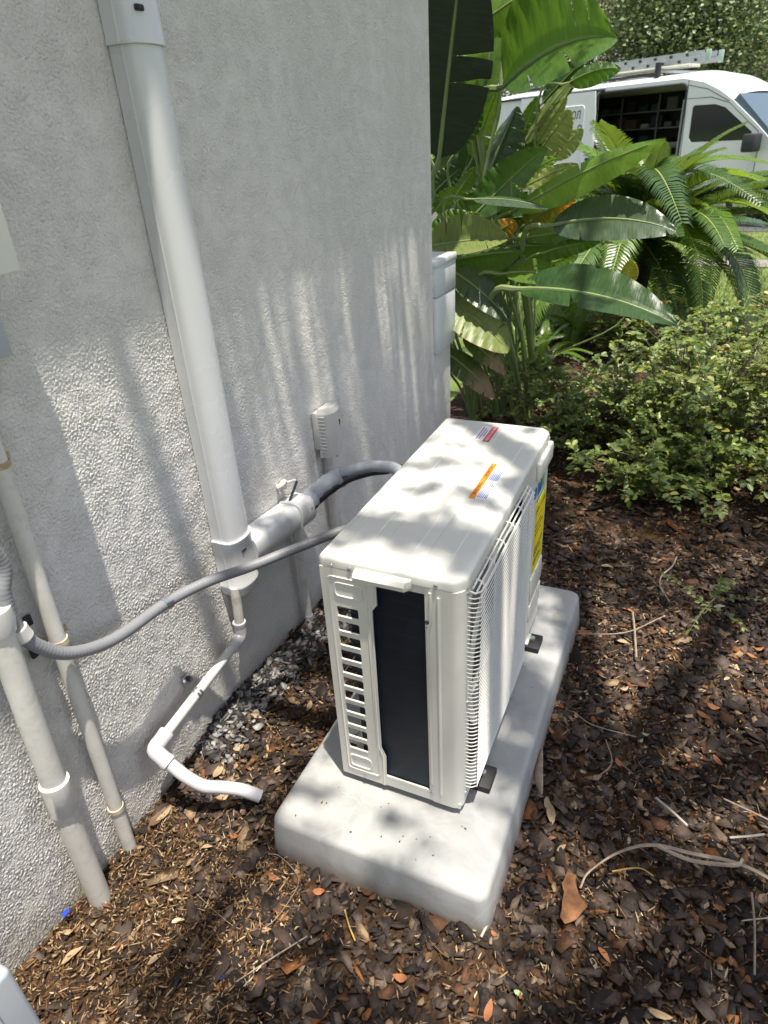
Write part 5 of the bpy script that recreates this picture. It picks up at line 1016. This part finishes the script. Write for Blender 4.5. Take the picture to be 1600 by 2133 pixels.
MB().add([(U(7.42), 0.0, Zv(1.20)), (U(7.42), WV, Zv(1.20)), (U(8.1), WV, Zv(0.98)), (U(8.1), 0, Zv(0.98)), (U(8.25), 0, Zv(.8)), (U(8.25), WV, Zv(.8)), (U(8.28), 0, .3), (U(8.28), WV, .3)], [(0,1,2,3),(3,2,5,4),(4,5,7,6)]).build('bonnet', M['vanpaint'], van, False)
plate(winhole, [], 0.008, lambda a, b_, h: (a, 0.022 + h, b_)).build('side_window', M['vglass'], van, False)
# panel seams of the cab door
for P in ([(U(5.63), 0.35), (U(5.60), Zv(1.6)), (U(5.58), Zv(2.0)), (U(6.1), Zv(1.995)), (U(6.5), Zv(1.87)), (U(7.15), Zv(1.36)), (U(7.2), Zv(1.1)), (U(7.2), 0.35)], [(U(5.58), Zv(2.0)), (U(5.57), zt - 0.02)], [(U(5.57), Zv(2.24)), (U(6.0), Zv(2.14)), (U(6.48), Zv(1.90))]):
    MB().tube([(a, -0.0005, b_) for a, b_ in P], 0.006, 4).build('panel_seam', M['trim'], van)
MB().tube([(a, 0.0, b_) for a, b_ in doorhole + doorhole[:1]], 0.02, 5).build('door_seal', M['trim'], van)
# interior of the load space
MB().box(0.06, U(5.6), WV - 0.10, WV - 0.05, 0.45, Zv(2.25)).build('lining', M['dark'], van, False)
MB().box(0.06, U(5.6), 0.05, WV - 0.05, 0.40, 0.45).build('load_floor', M['dark'], van, False)
MB().box(U(2.0), U(2.04), 0.05, WV - 0.06, 0.45, Zv(2.25)).build('bulkhead', M['dark'], van, False)
MB().box(U(5.62), U(5.66), 0.30, WV - 0.06, 0.45, Zv(2.25)).build('bulkhead', M['dark'], van, False)
sh = mat('shelf_steel', (0.16, 0.165, 0.17), 0.5)
for z in (0.75, 1.15, 1.50, 1.80): MB().box(U(2.1), U(5.3), WV - 0.50, WV - 0.11, z, z + 0.025).build('shelf', sh, van, False)
for u in (2.9, 3.9, 4.9): MB().box(U(u), U(u) + 0.03, WV - 0.52, WV - 0.49, 0.45, Zv(2.2)).build('shelf_post', sh, van, False)
MB().box(U(5.33), U(5.45), 0.25, 0.29, 0.45, Zv(2.0)).build('grab_post', mat('grey_post', (0.30, 0.31, 0.32), 0.5), van, False)
vr = random.Random(8); bxm = [mat('box_%s' % n_, c_, 0.6) for n_, c_ in (('tan', (0.07, 0.05, 0.03)), ('grey', (0.08, 0.085, 0.09)), ('teal', (0.02, 0.05, 0.055)), ('white', (0.30, 0.30, 0.28)), ('black', (0.02, 0.02, 0.022)), ('red', (0.30, 0.03, 0.03)))]
for z in (0.775, 1.175, 1.525, 1.825):
    u = U(2.3)
    while u < U(5.1):
        w_ = vr.uniform(0.10, 0.28); MB().rbox(u, u + w_, WV - 0.46, WV - 0.16 - vr.uniform(0, .12), z, z + vr.uniform(0.08, 0.22), 0.01, 1).build('tool_box', vr.choice(bxm[:5]), van, False); u += w_ + vr.uniform(0.03, 0.15)
MB().tube([(U(5.0), 0.35, 0.9), (U(5.05), 0.33, 1.16)], 0.07, 12).build('bucket', bxm[3], van)
MB().rbox(U(4.75), U(5.1), 0.25, 0.6, 0.45, 0.86, 0.02).build('tool_box', bxm[5], van)
# sliding door pushed back along the outside
sd = plate([(U(1.25), 0.45), (U(3.47), 0.45), (U(3.45), Zv(1.9)), (U(3.40), Zv(2.31)), (U(1.25), Zv(2.31))], [], 0.035, lambda a, b_, h: (a, -0.045 - h, b_)).build('sliding_door', M['vanpaint'], van, True, 25)
p = [(a, -0.080, b_) for a, b_ in rrect(U(1.5), U(3.16), 0.95, Zv(2.05), 0.07, 4)]; MB().tube(p + p[:1], 0.012, 6).build('pressed_edge', M['vanpaint'], sd)
VM = Matrix(((1, 0, 0, U(2.93)), (0, 0, -1, -0.0835), (0, 1, 0, Zv(1.885)), (0, 0, 0, 1)))
text_mesh('lettering', '\u043e\u043b', 0.27, M['ink_black'], sd, VM, 0.001, 0.12, 0.72)
VM2 = VM.copy(); VM2[0][3] = U(3.06); VM2[2][3] = Zv(1.60); text_mesh('lettering', '\u0435', 0.27, M['ink_black'], sd, VM2, 0.001, 0.0, 0.8)
VM3 = VM.copy(); VM3[0][3] = U(2.15); text_mesh('lettering', '\u043e\u043e\u043b', 0.22, M['ink_black'], sd, VM3, 0.001, 0.12, 0.72)
for k in range(4):
    VM4 = VM.copy(); VM4[0][3] = 0.35 + 0.10*k; VM4[1][3] = -0.004; VM4[2][3] = 1.72; 
MB().rbox(U(3.28), U(3.40), -0.100, -0.078, 1.02, 1.07, 0.006).build('door_handle', M['trim'], sd)
MB().rbox(U(1.27), U(3.44), -0.094, -0.078, 0.62, 0.74, 0.005).build('rub_strip', M['trim'], sd)
MB().rbox(U(5.70), U(5.86), -0.022, 0.002, 1.0, 1.05, 0.006).build('door_handle', M['trim'], van)
MB().box(0.05, U(3.6), -0.03, -0.001, Zv(2.29), Zv(2.335)).build('door_rail', M['trim'], van, False)
# mirror, lamps, wheels, bumper
mr = MB().rbox(U(7.05), U(7.30), -0.34, -0.08, Zv(1.02), Zv(1.33), 0.03).build('mirror', M['trim'], van); MB().tube([(U(7.15), -0.1, Zv(1.1)), (U(7.15), 0.02, Zv(1.08))], 0.03, 8).build('mirror_arm', M['trim'], mr)
for y in (0.02, WV - 0.25): MB().rbox(U(8.0), U(8.24), y, y + 0.23, Zv(.70), Zv(.86), 0.03).build('headlight', M['wglass'], van)
MB().rbox(U(8.1), U(8.38), -0.01, WV + 0.01, 0.25, 0.55, 0.05).build('bumper', M['trim'], van)
for u in wheels:
    for y0, y1 in ((0.0, 0.22), (WV - 0.22, WV)):
        wh = MB().tube([(u, y0, 0.34), (u, y0 + 0.03, 0.34), (u, y1 - 0.03, 0.34), (u, y1, 0.34)], [0.29, 0.345, 0.345, 0.29], 24).build('wheel', M['rubber'], van); MB().tube([(u, y0 - 0.004 if y0 == 0 else y1 + 0.004, 0.34), (u, (y0+y1)/2, 0.34)], 0.21, 18).build('rim', M['galv'], wh)
# roof rack
rk = MB(); 
for y in (0.18, WV - 0.18): rk.box(U(0.8), U(4.75), y, y + 0.04, zr + 0.01, zr + 0.05)
rack = rk.build('roof_rack', M['trim'], van, False)
for u in (1.0, 2.2, 3.4, 4.7): MB().box(U(u), U(u) + 0.04, 0.15, WV - 0.15, zr + 0.05, zr + 0.09).build('cross_bar', M['galv'], rack, False)
MB().box(U(4.68), U(4.78), 0.12, 0.18, zr - 0.03, zr + 0.20).build('rack_stop', M['trim'], rack, False)
MB().rbox(U(1.0), U(5.35), 0.25, 0.62, zr + 0.095, zr + 0.135, 0.01).build('roof_board', mat('pale_board', (0.62, 0.60, 0.52), 0.6), rack)
# ladder carried on the rack (own thing)
ld = thing('extension_ladder', 'aluminium extension ladder lying on the van roof rack', 'ladder', (A1.x, A1.y, 0.0), None, math.atan2(tdir.y, tdir.x))
alu = mat('ladder_aluminium', (0.50, 0.51, 0.52), 0.4, 0.6, var=0.1, vs=8)
for sct, (u0, u1, dz) in enumerate(((0.9, 5.66, 0.0), (0.7, 5.60, 0.088))):
    for y in (0.30, 0.72): 
        z0 = zr + 0.14 + dz; MB().box(U(u0), U(u1), y, y + 0.022, z0, z0 + 0.012).box(U(u0), U(u1), y, y + 0.022, z0 + 0.068, z0 + 0.080).box(U(u0), U(u1), y + 0.008, y + 0.014, z0 + 0.012, z0 + 0.068).build('rail', alu, ld, False)
    u = U(u0) + 0.2
    while u < U(u1) - 0.1:
        rg = MB().tube([(u, 0.285, zr + 0.18 + dz), (u, 0.735, zr + 0.18 + dz)], 0.016, 8).build('rung', alu, ld); MB().tube([(u, 0.282, zr + 0.18 + dz), (u, 0.300, zr + 0.18 + dz)], 0.022, 8).build('rung_plate', M['trim'], rg); u += 0.305
for y in (0.29, 0.71): MB().rbox(U(5.64), U(5.74), y, y + 0.045, zr + 0.13, zr + 0.31, 0.008).build('end_cap', mat('green_cap', (0.33, 0.42, 0.36), 0.5), ld)

# ------------------------------------------------------------------ trees, fence and house beyond the street
def fol_mat(name, stops):
    m, nt, b = newmat(name); g = nt.nodes.new('ShaderNodeNewGeometry'); cc = ramp(nt, g.outputs['Random Per Island'], stops); nt.links.new(cc, b.inputs['Base Color']); b.inputs['Roughness'].default_value = 0.5
    tr = nt.nodes.new('ShaderNodeBsdfTranslucent'); nt.links.new(cc, tr.inputs[0]); mx = nt.nodes.new('ShaderNodeMixShader'); mx.inputs[0].default_value = 0.25
    nt.links.new(b.outputs[0], mx.inputs[1]); nt.links.new(tr.outputs[0], mx.inputs[2]); nt.links.new(mx.outputs[0], nt.nodes['Material Output'].inputs[0]); return m
FO = {'olive': fol_mat('far_leaf_olive', [(0, (0.09, 0.10, 0.045)), (0.5, (0.22, 0.22, 0.11)), (1, (0.45, 0.43, 0.28))]), 'green': fol_mat('far_leaf_green', [(0, (0.05, 0.085, 0.03)), (0.6, (0.12, 0.175, 0.055)), (1, (0.30, 0.34, 0.13))]), 'pale': fol_mat('far_leaf_pale', [(0, (0.10, 0.11, 0.055)), (0.5, (0.19, 0.19, 0.10)), (1, (0.34, 0.32, 0.20))])}
def far_tree(label, base, crowns, mk, n, seed, lsz=0.12, trunk=True):
    r = np.random.default_rng(seed); rr = random.Random(seed); t = thing('oak_tree', label, 'tree', base, 'trees beyond the street'); Cs = []
    b0 = Vector(base); top = Vector(crowns[0][0])
    if trunk:
        MB().tube(spline([b0 + Vector((0, 0, -0.3)), b0.lerp(Vector((b0.x + .2, b0.y, top.z)), 0.5), Vector((b0.x + 0.3, b0.y, top.z))], 5), [0.28 - 0.2*i/10 for i in range(11)], 10).build('trunk', M['bark'], t)
        for c_, rad in crowns:
            sp = spline([b0 + Vector((0, 0, 1.6)), (b0 + Vector(c_))/2 + Vector((0, 0, .5)), Vector(c_)], 4); MB().tube(sp, [0.12 - 0.1*i/(len(sp)-1) for i in range(len(sp))], 7).build('limb', M['bark'], t)
    tot = sum(rad[0]*rad[1]*rad[2] for _, rad in crowns)
    for c_, rad in crowns:
        m_ = int(n*rad[0]*rad[1]*rad[2]/tot); ncl = max(8, m_//26); d = r.normal(size=(ncl, 3)); d /= np.linalg.norm(d, axis=1)[:, None]; cc = np.array(c_) + d*np.array(rad)*(r.uniform(0.35, 1.0, ncl)**0.5)[:, None]
        P = np.repeat(cc, 26, 0) + r.normal(0, 1, (ncl*26, 3))*np.array([0.42, 0.42, 0.28])*min(1, rad[0]/1.8); Cs.append(P)
    C = np.concatenate(Cs); V, F = leafcloud(C, r.uniform(0.6, 1.3, len(C))*lsz, r, 0.6); npmesh('crown', V, F, FO[mk], t)['kind'] = 'stuff'
def dirpt(px, py, dist):
    d = ray(px, py); d = d/math.hypot(d.x, d.y); return CAM + d*dist
def cr(px, py, dist, rx, rz=None): p = dirpt(px, py, dist); return (tuple(p), (rx, rx, rz or rx*0.75))
def gp(px, dist): p = dirpt(px, 300, dist); return (p.x, p.y, -0.06)
far_tree('olive oak spreading behind the ladder rack', gp(1180, 26), [cr(1120, 60, 26, 2.4), cr(1250, 40, 26, 2.4), cr(1330, 90, 25, 2.0), cr(1050, 110, 26, 2.0), cr(1180, 130, 27, 1.8), cr(1200, -60, 26, 2.6), cr(1330, 0, 26, 2)], 'olive', 27000, 51)
far_tree('dark green oak hanging over the van cab', gp(1450, 24), [cr(1400, 50, 23, 1.6), cr(1470, 90, 22, 1.7), cr(1500, 30, 23, 1.7), cr(1440, -30, 23, 1.9), cr(1410, 150, 24, 1.3), cr(1500, 145, 23, 1.0)], 'green', 28000, 52)
far_tree('pale grey-green tree at the right edge over the fence', gp(1600, 30), [cr(1585, 190, 30, 1.7), cr(1560, 225, 31, 1.2), cr(1620, 160, 30, 1.7), cr(1600, 40, 33, 1.3, 0.7)], 'pale', 17000, 53)
far_tree('big oak filling the street behind the van', gp(1300, 40), [cr(1000, 150, 40, 4), cr(1150, 170, 41, 3.6), cr(1290, 180, 42, 3.4), cr(1400, 190, 42, 3.0), cr(1100, 20, 42, 5), cr(1300, 30, 43, 5), cr(900, 60, 42, 5), cr(1430, 60, 44, 3.4)], 'pale', 12000, 54, 0.22)
far_tree('dark hedge-like tree behind the rear of the van', gp(1000, 20), [cr(985, 250, 20, 1.1, 1.6), cr(930, 230, 20.5, 1.4, 1.8), cr(860, 200, 21, 2)], 'green', 9000, 55, 0.11, False)
hs = thing('far_house', 'tan house with brownish pink roof far behind the trees', 'house', gp(1640, 52)); c_ = dirpt(1640, 250, 52)
MB().box(c_.x - 5.0, c_.x + 9, c_.y - 2, c_.y + 8, -0.1, 3.0).build('wall', mat('tan_wall', (0.45, 0.38, 0.31), 0.9), hs, False)
MB().add([(c_.x - 5.6, c_.y - 2.6, 2.95), (c_.x + 9.6, c_.y - 2.6, 2.95), (c_.x + 9.6, c_.y + 3, 8.2), (c_.x - 3.0, c_.y + 3, 8.2), (c_.x + 9.6, c_.y + 8.6, 2.95), (c_.x - 5.6, c_.y + 8.6, 2.95)], [(0, 1, 2, 3), (3, 2, 4, 5), (0, 3, 5), (1, 4, 2), (0, 5, 4, 1)]).build('roof', mat('pinkish_roof', (0.38, 0.29, 0.25), 0.9, var=0.15, vs=2), hs, False)
fn = thing('wooden_fence', 'grey board fence at the right edge beyond the van', 'fence', gp(1600, 36)); f0 = dirpt(1520, 300, 36); f1 = dirpt(1700, 300, 36); fm_ = mat('weathered_boards', (0.28, 0.28, 0.26), 0.9, var=0.15, vs=3)
for i in range(40):
    t0, t1 = i/40, (i + 0.88)/40; a = f0.lerp(f1, t0); c2 = f0.lerp(f1, t1); MB().add([(a.x, a.y, -0.1), (c2.x, c2.y, -0.1), (c2.x, c2.y + .03, -0.1), (a.x, a.y + .03, -0.1), (a.x, a.y, 2.25), (c2.x, c2.y, 2.25), (c2.x, c2.y + .03, 2.25), (a.x, a.y + .03, 2.25)], [(0,3,2,1),(4,5,6,7),(0,1,5,4),(1,2,6,5),(2,3,7,6),(3,0,4,7)]).build('board', fm_, fn, False)
